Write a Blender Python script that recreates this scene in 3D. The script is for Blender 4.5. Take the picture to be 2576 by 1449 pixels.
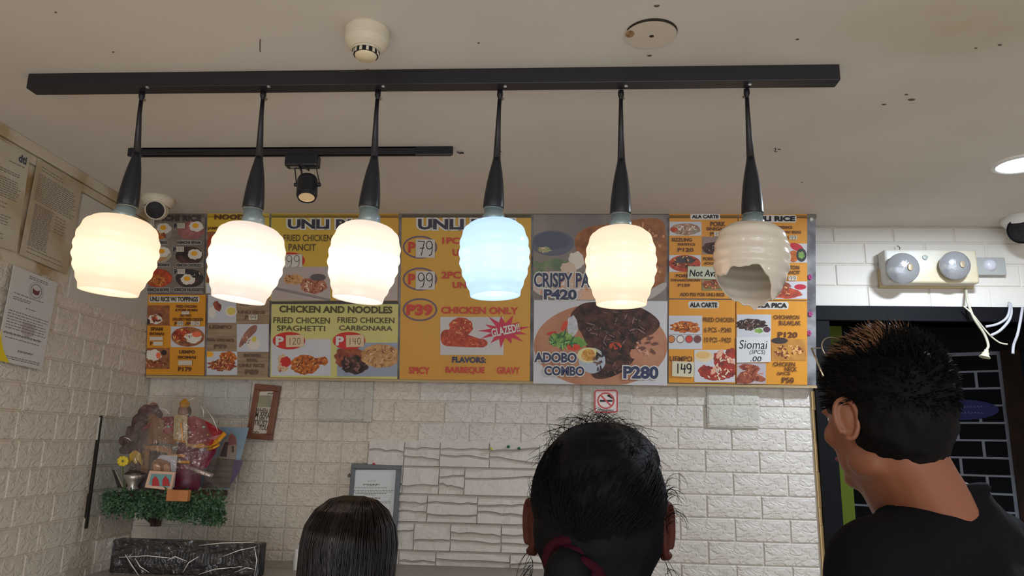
import bpy, bmesh, math, random
from mathutils import Matrix, Vector
random.seed(7)
C = bpy.context.scene.collection
scene = bpy.context.scene
for o in list(bpy.data.objects): bpy.data.objects.remove(o)

# ---------------------------------------------------------------- camera
FPX = 1860.0
CAM = Vector((0, 0, 1.60))
PITCH, YAW, ROLL = math.radians(12.1), 0.065, 0.021
RC = Matrix.Rotation(YAW, 3, 'Z') @ Matrix.Rotation(math.pi/2 + PITCH, 3, 'X') @ Matrix.Rotation(ROLL, 3, 'Z')
cd = bpy.data.cameras.new('camera'); cam = bpy.data.objects.new('camera', cd); C.objects.link(cam)
cd.sensor_fit = 'HORIZONTAL'; cd.sensor_width = 36; cd.lens = FPX/2576*36; cd.clip_start = .02
cam.matrix_world = Matrix.Translation(CAM) @ RC.to_4x4()
scene.camera = cam
# ---------------------------------------------------------------- light / exposure
scene.view_settings.view_transform = 'Standard'; scene.view_settings.look = 'None'
scene.view_settings.gamma = 1; scene.view_settings.exposure = -0.30
try: scene.view_settings.use_curve_mapping = False
except Exception: pass
w = bpy.data.worlds.new('world'); scene.world = w; w.use_nodes = True
bg = w.node_tree.nodes['Background']; bg.inputs[0].default_value = (0.86, 0.90, 1.0, 1); bg.inputs[1].default_value = 1.15
CEIL = 1.60 + .76
D = 2.5

def ray(px, py): return RC @ Vector(((px-1288)/FPX, -(py-724.5)/FPX, -1))
def on_y(px, py, y=D): r = ray(px, py); return CAM + r*((y-CAM.y)/r.y)
def on_z(px, py, z=CEIL): r = ray(px, py); return CAM + r*((z-CAM.z)/r.z)
def on_plane(px, py, p0, n): r = ray(px, py); return CAM + r*((p0-CAM).dot(n)/r.dot(n))

def area(name, loc, tgt, size, energy, col, sy=None):
    l = bpy.data.lights.new(name, 'AREA'); l.size = size; l.energy = energy; l.color = col
    if sy: l.shape = 'RECTANGLE'; l.size_y = sy
    o = bpy.data.objects.new(name, l); C.objects.link(o); o.location = loc
    o.rotation_euler = (Vector(tgt)-Vector(loc)).to_track_quat('-Z', 'Y').to_euler(); return o
# added fill light behind the camera, in place of unseen daylight
area('rear_fill', (0.6, -3.2, 1.5), (0.3, 2, 1.6), 3.6, 55, (.90, .94, 1.0), 2.2)
for k_, (lx, ly) in enumerate(((-1.2, -.6), (.6, -.9), (2.2, -.4), (.4, -2.0))):  # added unseen lamps behind the camera, brightening floor and ceiling
    dl = area('overhead_fill', (lx, ly, 2.33), (lx, ly, 0), .16, 12.5, (1.0, .96, .92))

# ---------------------------------------------------------------- materials
MATS = {}
def lin(c): return tuple(((v/255+.055)/1.055)**2.4 if v > 10 else v/255/12.92 for v in c)
def mat(name, col, rough=.6, metal=0, emit=None, es=0, spec=.5, alpha=1, noise=None, bump=None, trans=0, coat=0, sheen=0):
    """col 0..255 sRGB; noise=(col2, scale, contrast); bump=(scale, strength, dist)"""
    if name in MATS: return MATS[name]
    m = bpy.data.materials.new(name); m.use_nodes = True; MATS[name] = m
    nt = m.node_tree; b = nt.nodes['Principled BSDF']; L = nt.links.new
    b.inputs['Base Color'].default_value = (*lin(col), 1); b.inputs['Roughness'].default_value = rough
    b.inputs['Metallic'].default_value = metal; b.inputs['Specular IOR Level'].default_value = spec
    b.inputs['Alpha'].default_value = alpha; b.inputs['Transmission Weight'].default_value = trans
    b.inputs['Coat Weight'].default_value = coat
    if emit: b.inputs['Emission Color'].default_value = (*emit, 1); b.inputs['Emission Strength'].default_value = es
    tc = nt.nodes.new('ShaderNodeTexCoord')
    if noise:
        n = nt.nodes.new('ShaderNodeTexNoise'); n.inputs['Scale'].default_value = noise[1]; n.inputs['Detail'].default_value = 5
        L(tc.outputs['Object'], n.inputs['Vector'])
        r = nt.nodes.new('ShaderNodeValToRGB'); k = noise[2] if len(noise) > 2 else .15
        r.color_ramp.elements[0].position = .5-k; r.color_ramp.elements[1].position = .5+k
        r.color_ramp.elements[0].color = (*lin(col), 1); r.color_ramp.elements[1].color = (*lin(noise[0]), 1)
        L(n.outputs['Fac'], r.inputs['Fac']); L(r.outputs['Color'], b.inputs['Base Color'])
    if bump:
        n = nt.nodes.new('ShaderNodeTexNoise'); n.inputs['Scale'].default_value = bump[0]; n.inputs['Detail'].default_value = 4
        n.inputs['Distortion'].default_value = bump[3] if len(bump) > 3 else .3
        L(tc.outputs['Object'], n.inputs['Vector'])
        bp = nt.nodes.new('ShaderNodeBump'); bp.inputs['Strength'].default_value = bump[1]; bp.inputs['Distance'].default_value = bump[2]
        L(n.outputs['Fac'], bp.inputs['Height']); L(bp.outputs['Normal'], b.inputs['Normal'])
    return m

def rock_mat(name, col, rough=.45, dist=.006):
    m = mat(name, col, rough); nt = m.node_tree; L = nt.links.new; b = nt.nodes['Principled BSDF']
    tc = nt.nodes.new('ShaderNodeTexCoord')
    mp = nt.nodes.new('ShaderNodeMapping'); mp.inputs['Scale'].default_value = (1, 1, 1.7); L(tc.outputs['Object'], mp.inputs['Vector'])
    a = nt.nodes.new('ShaderNodeTexNoise'); a.inputs['Scale'].default_value = 22; a.inputs['Detail'].default_value = 3; a.inputs['Distortion'].default_value = 1.6
    L(mp.outputs[0], a.inputs['Vector'])
    r = nt.nodes.new('ShaderNodeValToRGB'); r.color_ramp.elements[0].position = .42; r.color_ramp.elements[1].position = .56
    L(a.outputs['Fac'], r.inputs['Fac'])
    c = nt.nodes.new('ShaderNodeTexNoise'); c.inputs['Scale'].default_value = 140; c.inputs['Detail'].default_value = 3; L(tc.outputs['Object'], c.inputs['Vector'])
    mx = nt.nodes.new('ShaderNodeMath'); mx.operation = 'MULTIPLY_ADD'; mx.inputs[1].default_value = .12
    L(c.outputs['Fac'], mx.inputs[0]); L(r.outputs['Color'], mx.inputs[2])
    bp = nt.nodes.new('ShaderNodeBump'); bp.inputs['Strength'].default_value = .42; bp.inputs['Distance'].default_value = dist
    L(mx.outputs[0], bp.inputs['Height']); L(bp.outputs['Normal'], b.inputs['Normal'])
    n = nt.nodes.new('ShaderNodeTexNoise'); n.inputs['Scale'].default_value = 3; L(tc.outputs['Object'], n.inputs['Vector'])
    rr = nt.nodes.new('ShaderNodeValToRGB'); rr.color_ramp.elements[0].color = (*lin(tuple(v*.94 for v in col)), 1); rr.color_ramp.elements[1].color = (*lin(col), 1)
    rr.color_ramp.elements[0].position = .35; rr.color_ramp.elements[1].position = .6
    L(n.outputs['Fac'], rr.inputs['Fac']); L(rr.outputs['Color'], b.inputs['Base Color'])
    return m
M_FOAM = rock_mat('white_foam_brick', (212, 207, 200))
M_FOAMW = rock_mat('cream_foam_brick', (212, 202, 186))
M_LEDGE = mat('ledge_foam', (206, 202, 196), .45, bump=(40, .6, .006, .8))
M_PATCH = rock_mat('grey_foam_patch', (196, 194, 184), .45, .004)
M_WALL = mat('wall_paint', (206, 200, 190), .7)
M_BLACK = mat('black_paint', (9, 10, 15), .6, spec=.12, bump=(60, .3, .002))
M_BLACKMETAL = mat('black_metal', (30, 28, 34), .42, bump=(150, .1, .0005))
M_DARKPLASTIC = mat('dark_plastic', (24, 28, 36), .35)
M_CHROME = mat('chrome', (190, 195, 200), .2, 1)
M_WHITEPL = mat('ivory_plastic', (216, 206, 184), .45)
M_WHITE = mat('white_plastic', (225, 225, 222), .4)
M_PAPER = mat('paper', (222, 218, 208), .8, noise=((208, 202, 190), 6, .2))
M_INK = mat('ink', (28, 28, 36), .7)
M_GREYINK = mat('faint_ink', (120, 116, 112), .8)

# ---------------------------------------------------------------- geometry helpers
class G:
    def __init__(s): s.v = []; s.f = []
    def add(s, vs, fs):
        n = len(s.v); s.v += [tuple(v) for v in vs]; s.f += [tuple(i+n for i in f) for f in fs]; return s
    def box(s, x0, y0, z0, x1, y1, z1, M=None, b=0):
        if b:
            bm = bmesh.new(); bmesh.ops.create_cube(bm, size=1)
            for v in bm.verts: v.co = Vector(((x0+x1)/2+v.co.x*(x1-x0), (y0+y1)/2+v.co.y*(y1-y0), (z0+z1)/2+v.co.z*(z1-z0)))
            bmesh.ops.bevel(bm, geom=list(bm.edges), offset=b, segments=2, affect='EDGES', profile=.6)
            bm.verts.index_update()
            vs = [v.co.copy() for v in bm.verts]; fs = [[v.index for v in f.verts] for f in bm.faces]; bm.free()
        else:
            vs = [Vector(p) for p in ((x0,y0,z0),(x1,y0,z0),(x1,y1,z0),(x0,y1,z0),(x0,y0,z1),(x1,y0,z1),(x1,y1,z1),(x0,y1,z1))]
            fs = [(0,3,2,1),(4,5,6,7),(0,1,5,4),(1,2,6,5),(2,3,7,6),(3,0,4,7)]
        if M: vs = [M @ v for v in vs]
        return s.add(vs, fs)
    def tube(s, pts, r, n=8, cap=True):
        pts = [Vector(p) for p in pts]; rs = r if isinstance(r, (list, tuple)) else [r]*len(pts)
        vs = []; fs = []; up = None
        for i, p in enumerate(pts):
            t = (pts[min(i+1, len(pts)-1)] - pts[max(i-1, 0)]).normalized()
            if up is None: up = t.orthogonal().normalized()
            up = (up - t*up.dot(t))
            up = up.normalized() if up.length > 1e-6 else t.orthogonal().normalized()
            b = t.cross(up)
            for k in range(n):
                a = 2*math.pi*k/n; vs.append(p + (up*math.cos(a) + b*math.sin(a))*rs[i])
        for i in range(len(pts)-1):
            for k in range(n):
                fs.append((i*n+k, i*n+(k+1) % n, (i+1)*n+(k+1) % n, (i+1)*n+k))
        if cap: fs.append(tuple(range(n))[::-1]); fs.append(tuple(range((len(pts)-1)*n, len(pts)*n)))
        return s.add(vs, fs)
    def lathe(s, prof, n=32, M=None, cap=False):
        M = M or Matrix(); vs = []; fs = []
        for (r, z) in prof:
            for k in range(n):
                a = 2*math.pi*k/n; vs.append(M @ Vector((r*math.cos(a), r*math.sin(a), z)))
        for i in range(len(prof)-1):
            for k in range(n): fs.append((i*n+k, i*n+(k+1) % n, (i+1)*n+(k+1) % n, (i+1)*n+k))
        if cap: fs.append(tuple(range(n))[::-1]); fs.append(tuple(range((len(prof)-1)*n, len(prof)*n)))
        return s.add(vs, fs)
    def ell(s, c, r, n=16, M=None):
        M = M or Matrix(); c = Vector(c); r = (r, r, r) if not hasattr(r, '__len__') else r
        vs = []; fs = []; m = n//2
        for i in range(1, m):
            t = math.pi*i/m
            for k in range(n):
                a = 2*math.pi*k/n
                vs.append(M @ (c + Vector((r[0]*math.sin(t)*math.cos(a), r[1]*math.sin(t)*math.sin(a), r[2]*math.cos(t)))))
        for i in range(m-2):
            for k in range(n): fs.append((i*n+k, (i+1)*n+k, (i+1)*n+(k+1) % n, i*n+(k+1) % n))
        vs.append(M @ (c+Vector((0, 0, r[2])))); vs.append(M @ (c-Vector((0, 0, r[2]))))
        a, b = len(vs)-2, len(vs)-1
        for k in range(n): fs.append((a, k, (k+1) % n)); fs.append((b, (m-2)*n+(k+1) % n, (m-2)*n+k))
        return s.add(vs, fs)
    def caps(s, p, q, r0, r1, n=12):
        p, q = Vector(p), Vector(q)
        s.tube([p, p.lerp(q, .5), q], [r0, (r0+r1)/2, r1], n); s.ell(p, r0, n); s.ell(q, r1, n); return s
    def mesh(s, name, m=None, smooth=False):
        me = bpy.data.meshes.new(name); me.from_pydata(s.v, [], s.f); me.validate()
        if m: me.materials.append(m)
        if smooth: me.polygons.foreach_set('use_smooth', [True]*len(me.polygons))
        return me

def link(name, me, parent=None, M=None, label=None, cat=None, group=None, kind=None):
    o = bpy.data.objects.new(name, me); C.objects.link(o)
    if parent: o.parent = parent
    if M: o.matrix_basis = M
    return tag(o, label, cat, group, kind)
def tag(o, label=None, cat=None, group=None, kind=None):
    if label: o['label'] = label
    if cat: o['category'] = cat
    if group: o['group'] = group
    if kind: o['kind'] = kind
    return o
def obj(name, g, m, parent=None, M=None, smooth=False, **k): return link(name, g.mesh(name, m, smooth), parent, M, **k)
def empty(name, M, label=None, cat=None, group=None):
    if not isinstance(M, Matrix): M = Matrix.Translation(M)
    o = link(name, None, None, M, label, cat, group); o.empty_display_size = .05; return o
def frame(o, u, v, wn):
    m = Matrix.Identity(4)
    for i, a in enumerate((u, v, wn)):
        for k in range(3): m[k][i] = a[k]
    for k in range(3): m[k][3] = o[k]
    return m
def cloud(): pass

# ---- text (all queued, converted in one go)
TQ = []
def put_text(s, parent, Mfit, wid, hei, m, bold=.02, w0=0., name='lettering', label=None, x=0, y=0, rot=0, shear=0, halo=None):
    TQ.append((s, parent, wid, hei, m, bold, w0, name, label, x, y, rot, shear, halo))
def flush_text():
    tmp = []; cache = {}
    for q in TQ:
        for off in ((q[5],) if not q[13] else (q[5], q[13])):
            key = (q[0], round(off, 4), q[12])
            if key in cache: continue
            cu = bpy.data.curves.new('t', 'FONT'); cu.body = q[0]; cu.offset = off; cu.shear = q[12]; cu.resolution_u = 3
            cu.fill_mode = 'FRONT' if hasattr(cu, 'fill_mode') else cu.fill_mode
            o = bpy.data.objects.new('t', cu); C.objects.link(o); cache[key] = o; tmp.append(o)
    bpy.context.view_layer.update(); dg = bpy.context.evaluated_depsgraph_get()
    for k, o in list(cache.items()):
        cache[k] = bpy.data.meshes.new_from_object(o.evaluated_get(dg))
    for (s, parent, wid, hei, m, bold, w0, name, label, x, y, rot, shear, halo) in TQ:
        me = cache[(s, round(bold, 4), shear)]
        if not me.vertices: continue
        xs = [v.co.x for v in me.vertices]; ys = [v.co.y for v in me.vertices]
        cx, cy = (min(xs)+max(xs))/2, (min(ys)+max(ys))/2; sx = wid/(max(xs)-min(xs)); sy = hei/(max(ys)-min(ys))
        T = Matrix.Translation((x, y, w0)) @ Matrix.Rotation(rot, 4, 'Z') @ Matrix.Diagonal((sx, sy, 1, 1)) @ Matrix.Translation((-cx, -cy, 0))
        mm = me.copy(); mm.transform(T); mm.materials.clear(); mm.materials.append(m)
        o = link(name, mm, parent, None, label)
        if halo:
            mh = cache[(s, round(halo, 4), shear)].copy(); mh.transform(Matrix.Translation((0, 0, -.00009)) @ T)
            mh.materials.clear(); mh.materials.append(MATS['print_white']); mh.transform(Matrix())
            link('lettering_outline', mh, parent)
    for o in tmp:
        cu = o.data; bpy.data.objects.remove(o); bpy.data.curves.remove(cu)

# ================================================================ SETTING
LA = on_z(0, 313); LB = on_z(380, 541)
t = (D-LA.y)/(LB.y-LA.y); CORNER = LA.lerp(LB, t)            # back-left ceiling corner
CX = CORNER.x
LDIR = (LA-CORNER).normalized()                                # along left wall toward the camera
LN = Vector((-LDIR.y, LDIR.x, 0));
if LN.x < 0: LN = -LN
XR = 3.0; YB = -2.6
LEND = CORNER + LDIR*((D-YB)/-LDIR.y)
ceil_m = mat('ceiling_paint', (205, 194, 178), .85)
nt = ceil_m.node_tree; b = nt.nodes['Principled BSDF']; L = nt.links.new
tc = nt.nodes.new('ShaderNodeTexCoord'); n1 = nt.nodes.new('ShaderNodeTexNoise'); n1.inputs['Scale'].default_value = 2.3; n1.inputs['Detail'].default_value = 6
L(tc.outputs['Object'], n1.inputs['Vector'])
r1 = nt.nodes.new('ShaderNodeValToRGB'); r1.color_ramp.elements[0].position = .35; r1.color_ramp.elements[1].position = .65
r1.color_ramp.elements[0].color = (*lin((209, 202, 191)), 1); r1.color_ramp.elements[1].color = (*lin((217, 211, 201)), 1)
L(n1.outputs['Fac'], r1.inputs['Fac'])
# water stain near the upper right of the ceiling
sp = on_z(2420, 60)
mp = nt.nodes.new('ShaderNodeMapping'); mp.vector_type = 'POINT'; L(tc.outputs['Object'], mp.inputs['Vector'])
mp.inputs['Location'].default_value = (-sp.x*3.0, -sp.y*6.5, 0); mp.inputs['Scale'].default_value = (3.0, 6.5, 0)
gr = nt.nodes.new('ShaderNodeTexGradient'); gr.gradient_type = 'SPHERICAL'
n2 = nt.nodes.new('ShaderNodeTexNoise'); n2.inputs['Scale'].default_value = 7; L(tc.outputs['Object'], n2.inputs['Vector'])
L(mp.outputs[0], gr.inputs['Vector'])
mu = nt.nodes.new('ShaderNodeMath'); mu.operation = 'MULTIPLY'; L(gr.outputs['Fac'], mu.inputs[0]); L(n2.outputs['Fac'], mu.inputs[1])
mx = nt.nodes.new('ShaderNodeMixRGB'); mx.inputs[2].default_value = (*lin((170, 148, 96)), 1); L(mu.outputs[0], mx.inputs[0]); L(r1.outputs['Color'], mx.inputs[1])
L(mx.outputs[0], b.inputs['Base Color'])
bpn = nt.nodes.new('ShaderNodeBump'); bpn.inputs['Strength'].default_value = .12; bpn.inputs['Distance'].default_value = .01
L(n1.outputs['Fac'], bpn.inputs['Height']); L(bpn.outputs['Normal'], b.inputs['Normal'])

XL = min(LEND.x, CX)-.1
ceiling = obj('ceiling', G().box(XL, YB, CEIL, XR, D+.1, CEIL+.06), ceil_m, kind='structure')
obj('floor', G().box(XL, YB, -.05, XR+.5, 5.2, 0), mat('floor_tile', (214, 206, 194), .4, noise=((198, 190, 178), 4)), kind='structure')
# door opening on the back wall
DL0 = on_y(2068, 808); DL1 = on_y(2109, 1317); DX = (DL0.x+DL1.x)/2; DZ = on_y(2300, 810).z; DR = 2.35
JX = on_y(2052, 1150).x                                         # brick edge of wall
g = G(); g.box(XL, D, 0, DX-.004, D+.1, CEIL); g.box(DX-.004, D, DZ, XR, D+.1, CEIL); g.box(DR, D, 0, XR, D+.1, DZ)
wall_back = obj('wall_back', g, M_WALL, kind='structure')
g = G(); N = LN*-.08
vs = [CORNER, LEND, LEND+N, CORNER+N]
g.add([Vector((p.x, p.y, 0)) for p in vs]+[Vector((p.x, p.y, CEIL)) for p in vs], [(0,1,2,3),(4,7,6,5),(0,4,5,1),(1,5,6,2),(2,6,7,3),(3,7,4,0)])
wall_left = obj('wall_left', g, mat('left_wall_paint', (212, 202, 184), .7, noise=((204, 190, 164), 3, .12)), kind='structure')
# crown moulding along the left wall, in two runs
ML = frame(CORNER, -LDIR, LN, Vector((0, 0, 1)))
Lx = lambda d: -d
g = G().box(-3.9, .0, -.03, -.0, .014, 0, ML, b=.003); g.box(-3.9, 0, -.055, 0, .008, -.032, ML, b=.002)
obj('trim_1', g, mat('moulding', (206, 196, 176), .5, noise=((180, 160, 124), 9, .08)), kind='structure')

def brick_mesh(wd, hh, dp, seed, m, rough=.0016, nx=4, nz=2):
    rnd = random.Random(seed); vs = []; fs = []; e = .0035
    for j in range(nz+1):
        for i in range(nx+1):
            x = -wd/2+e+(wd-2*e)*i/nx; z = -hh/2+e+(hh-2*e)*j/nz; edge = i in (0, nx) or j in (0, nz)
            vs.append((x, -(dp+(rnd.uniform(-.5, .3) if edge else rnd.uniform(-.2, 1.2))*rough), z))
    for j in range(nz):
        for i in range(nx): a = j*(nx+1)+i; fs.append((a, a+1, a+nx+2, a+nx+1))
    ring = [(i, 0) for i in range(nx)]+[(nx, j) for j in range(nz)]+[(i, nz) for i in range(nx, 0, -1)]+[(0, j) for j in range(nz, 0, -1)]
    n0 = len(vs)
    for (i, j) in ring: vs.append((-wd/2+wd*i/nx, 0, -hh/2+hh*j/nz))
    for k, (i, j) in enumerate(ring):
        k2 = (k+1) % len(ring); i2, j2 = ring[k2]
        fs.append((n0+k, n0+k2, j2*(nx+1)+i2, j*(nx+1)+i))
    me = bpy.data.meshes.new('brick'); me.from_pydata(vs, [], fs); me.materials.append(m); return me
BC = {}
def brick(parent, M, wd, hh, dp, m, name='brick', rough=.0016):
    key = (round(wd, 3), round(hh, 3), m.name, random.randrange(3), round(dp, 4))
    if key not in BC: BC[key] = brick_mesh(wd, hh, dp, hash(key) % 1000, m, rough)
    return link(name, BC[key], parent, M)

RH = .0705; BW = .172; Z0 = on_y(1900, 1079).z
ZB = on_y(1288, 1500).z
XP = on_y(1000, 1100).x
xa = on_y(922, 1250).x; xb = on_y(1462, 1250).x; zt = on_y(1100, 1108).z
def rows(z_lo, z_hi, z0=Z0, rh=RH):
    k = math.floor((z_lo-z0)/rh)
    while z0+k*rh < z_hi: yield k, z0+k*rh; k += 1
patches = [(806, 957, 924, 1059), (1462, 965, 1592, 1068), (1775, 966, 1911, 1077), (517, 960, 628, 1048)]
PW = []
for (a, bb, c, d) in patches:
    p, q = on_y(a, bb), on_y(c, d); PW.append((p.x, q.z, q.x, p.z))
def hidden(x0, z0, x1, z1):
    return any(a-.001 < x0 and x1 < c+.001 and bb-.001 < z0 and z1 < d+.001 for (a, bb, c, d) in PW)
for k, z in rows(ZB, on_y(1200, 940).z + .0):
    off = (k % 2)*BW/2; x = CX+.004 - off; i = 0
    while x < JX:
        left = x+BW/2 < on_y(930, 1050).x
        segs = [(x, x+BW)]
        if left and random.random() < .75: segs = [(x, x+BW/2), (x+BW/2, x+BW)]
        for (s0, s1) in segs:
            s0 = max(s0, CX+.004); s1 = min(s1, JX-.006)
            if s1-s0 < .02: continue
            if z+RH/2 < zt:                    # ledge stone area cuts the bricks
                if s0 >= xa-.001 and s1 <= xb+.001: continue
                if s0 < xa < s1: s1 = xa
                elif s0 < xb < s1: s0 = xb
                if s1-s0 < .02: continue
            if z < ZB-.05 or hidden(s0, z, s1, z+RH): continue
            wd = s1-s0-.0022
            brick(wall_back, Matrix.Translation(((s0+s1)/2, D, z+RH/2)), wd, RH-.0022, .0042, M_FOAM if s0 > XP else M_FOAMW, rough=.0016 if s0 > XP else .001)
        x += BW
# above the door: flatter bricks
for k, z in rows(DZ+.0451, CEIL, DZ+.045, .076):
    x = DX-.25-(k % 2)*.1
    hh = min(.0735, CEIL-z-.002)
    if hh < .02: continue
    while x < XR-.2:
        brick(wall_back, Matrix.Translation((x+.1, D, z+hh/2)), .197, hh, .004, mat('flat_wall_brick', (208, 204, 196), .6), rough=.0004); x += .2
# patches of leftover sheet
for (x0, z0, x1, z1) in PW:
    g = G().box(x0, D-.0105, z0, x1, D-.0075, z1, b=.001)
    sheet = obj('foam_patch', g, M_PATCH, wall_back)
    hm = (z0+z1)/2; xm = (x0+x1)/2
    for (a, bb, c, d) in ((x0, hm, xm, z1), (xm, hm, x1, z1), (x0, z0, x1, hm)):
        brick(wall_back, Matrix.Translation(((a+c)/2, D-.0105, (bb+d)/2)), c-a-.004, d-bb-.004, .002, M_PATCH, 'patch_brick', .0006)
# vertical strip beside one patch
p, q = on_y(922, 960), on_y(936, 1062)
obj('joint_strip', G().box(p.x, D-.015, q.z, q.x, D-.007, p.z, b=.002), M_PATCH, wall_back)
# ledge stones
rnd = random.Random(3)
z = zt; row = 0; RHL = .088
while z > ZB-.05:
    x = xa
    while x < xb-.01:
        bw = rnd.choice([.085, .12, .165, .12, .24]); x1 = min(x+bw, xb)
        if xb-x1 < .05: x1 = xb
        nl = rnd.choice([2, 2, 3, 3]); cuts = [0]+sorted(rnd.uniform(.25, .75) for _ in range(nl-1))+[1]
        if nl == 3: cuts = [0, rnd.uniform(.28, .38), rnd.uniform(.6, .74), 1]
        ns = 6; wav = []
        for c in cuts:
            if c in (0, 1): wav.append([c]*(ns+1))
            else:
                a = rnd.uniform(-.09, .09); wav.append([c+a*(i/ns-.5)*2+rnd.uniform(-.035, .035) for i in range(ns+1)])
        for li in range(nl):
            vs = []; fs = []; dp = .006+rnd.uniform(0, .008)
            for i in range(ns+1):
                xx = x+.0015+(x1-x-.003)*i/ns; zA = z-RHL*wav[li][i]-.001; zB = z-RHL*wav[li+1][i]+.001; zm = zA*.55+zB*.45
                d0 = dp+rnd.uniform(-.001, .001)
                vs += [(xx, D, zA), (xx, D-d0*.55, zA-.001), (xx, D-d0*.8-rnd.uniform(0, .003), zm), (xx, D-d0-.004, zB+.004), (xx, D, zB)]
            for i in range(ns):
                for j in range(4): a = i*5+j; fs.append((a, a+1, a+6, a+5))
            fs.append((0, 4, 3, 2, 1)); e = ns*5; fs.append((e, e+1, e+2, e+3, e+4))
            me = bpy.data.meshes.new('stone'); me.from_pydata(vs, [], fs); me.materials.append(M_LEDGE)
            bmx = bmesh.new(); bmx.from_mesh(me); bmesh.ops.recalc_face_normals(bmx, faces=bmx.faces); bmx.to_mesh(me); bmx.free()
            link('stone', me, wall_back)
        x = x1
    z -= RHL; row += 1
# torn beige edge of the sheets at the door side
g = G(); rr = random.Random(5); zz = ZB
while zz < on_y(2040, 985).z:
    z2 = zz+rr.uniform(.05, .14); w_ = rr.uniform(.006, .012); g.box(JX-.004, D-.008-rr.uniform(0, .002), zz, JX-.004+w_, D, min(z2, on_y(2040, 985).z)); zz = z2+.001
obj('torn_edge', g, mat('kraft_edge', (196, 168, 118), .8), wall_back)
# left wall bricks
def lw_uv(px, py):
    P = on_plane(px, py, CORNER, LN); return (P-CORNER).dot(LDIR), P.z
ub = lw_uv(0, 1100)[0]+.15
hpx = lw_uv(95, 640)
HZ = lw_uv(300, 790)[1]
RL = .074; ZL = lw_uv(235, 1047)[1]
cr = (lw_uv(253, 1047)[0], lw_uv(218, 1328)[1], ZL)             # crack patch: from u=0..cr0
for k, z in rows(ZB-.1, HZ-.02, ZL, RL):
    u = .004; first = True
    seqr = random.Random(k*13+1)
    while u < ub:
        wd = seqr.choice([.08, .16, .1, .2])
        if z+RL/2 < ZL and z > cr[1]-.01 and u < cr[0]:
            wd = cr[0]-u if first else wd
            if first: wd = cr[0]+.012
        M = Matrix.Translation(CORNER + LDIR*(u+wd/2) + Vector((0, 0, z+RL/2-CEIL))) @ frame(Vector((0, 0, 0)), -LDIR, -LN, Vector((0, 0, 1)))
        inpatch = z+RL/2 < ZL and z+RL/2 > cr[1] and first
        brick(wall_left, M, (wd-.014 if inpatch else wd-.0022), RL-.0022, .0042 if not inpatch else .0075, M_PATCH if inpatch else M_FOAMW, rough=.001)
        u += wd; first = False
# black crack between the loose patch and the wall
g = G(); c0 = cr[0]
for zz0, zz1, ww in ((cr[1], cr[1]+.1, .011), (cr[1]+.1, ZL-.07, .007), (ZL-.07, ZL+.002, .005)):
    P = CORNER+LDIR*(c0+.002); g.box(-.0, 0, 0, ww, .0085, zz1-zz0, frame(Vector((P.x, P.y, zz0)), LDIR, LN, Vector((0, 0, 1))))
obj('open_joint', g, mat('dark_gap', (38, 32, 28), .9), wall_left)
# flat sheets above the bricks on the left wall, with the dark seam between them
us = lw_uv(205, 470)[0]; zs0 = HZ
MLW = lambda u, z, dd=0: frame(CORNER+LDIR*u+LN*dd+Vector((0, 0, z-CEIL)), LDIR, LN, Vector((0, 0, 1)))
obj('wall_sheet', G().box(.003, 0, HZ, us-.004, .006, CEIL-.058, MLW(0, 0), b=.001), mat('smooth_sheet', (200, 196, 186), .5, bump=(20, .1, .004)), wall_left)
obj('wall_sheet', G().box(us+.004, 0, HZ, us+1.2, .004, CEIL-.058, MLW(0, 0), b=.001), mat('stained_sheet', (205, 194, 172), .6, noise=((170, 142, 100), 9, .07)), wall_left)

obj('wall_right', G().box(XR, YB, 0, XR+.08, 5.2, CEIL), M_WALL, kind='structure')
# door trim
g = G().box(JX+.006, D-.02, 0, DX+.012, D+.1, DZ-.0)
obj('door_1', G().box(JX+.006, D-.02, 0, DX+.012, D+.1, DZ), M_BLACK, kind='structure')
zl = on_y(2300, 774).z
obj('trim_2', G().box(JX+.006, D-.025, DZ, XR, D+.1, zl), M_BLACK, kind='structure')
obj('trim_3', G().box(DR, D-.02, 0, DR+.06, D+.1, DZ), M_BLACK, kind='structure')

# ---- passage beyond the door
olive = mat('olive_wall', (72, 84, 40), .7)
PC = CAM + ray(2450, 1000)*3.3/1.0
th = math.radians(30)+0; pd = Vector((math.cos(th-YAW), -math.sin(th-YAW), 0)); pn = Vector((pd.y, -pd.x, 0))
if pn.y > 0: pn = -pn
def pw(px, py): P = on_plane(px, py, PC, pn); return (P-PC).dot(pd), P.z
MP = frame(Vector((PC.x, PC.y, 0)), pd, -pn, Vector((0, 0, 1)))
uR = pw(2517, 900)[0]; zT = pw(2440, 893)[1]; uL = -1.3
wall_rear = obj('wall_rear', G().box(uL, .0, 0, uR, .05, zT+.05, MP), mat('grout', (122, 126, 136), .8, spec=.1), kind='structure')
mb = mat('black_tile', (7, 8, 11), .7, spec=.08)
bh = .0755; bwid = .185; k = 0; z = zT
while z > .75:
    z -= bh; u = uR-.008-(k % 2)*bwid/2-bwid
    segs = [(uR-.008-bwid/2, uR-.008)] if k % 2 else []
    uu = uR-.008-(bwid/2 if k % 2 else 0)
    while uu > -.95: segs.append((uu-bwid, uu)); uu -= bwid
    for (s0, s1) in segs:
        key = (round(s1-s0, 3), 'pb')
        if key not in BC:
            gg = G().box(-(s1-s0)/2+.006, -.0025, -bh/2+.0045, (s1-s0)/2-.006, .001, bh/2-.0045); BC[key] = gg.mesh('brick', mb)
        link('brick', BC[key], wall_rear, MP @ Matrix.Translation(((s0+s1)/2, 0, z+bh/2)))
    k += 1
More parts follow.
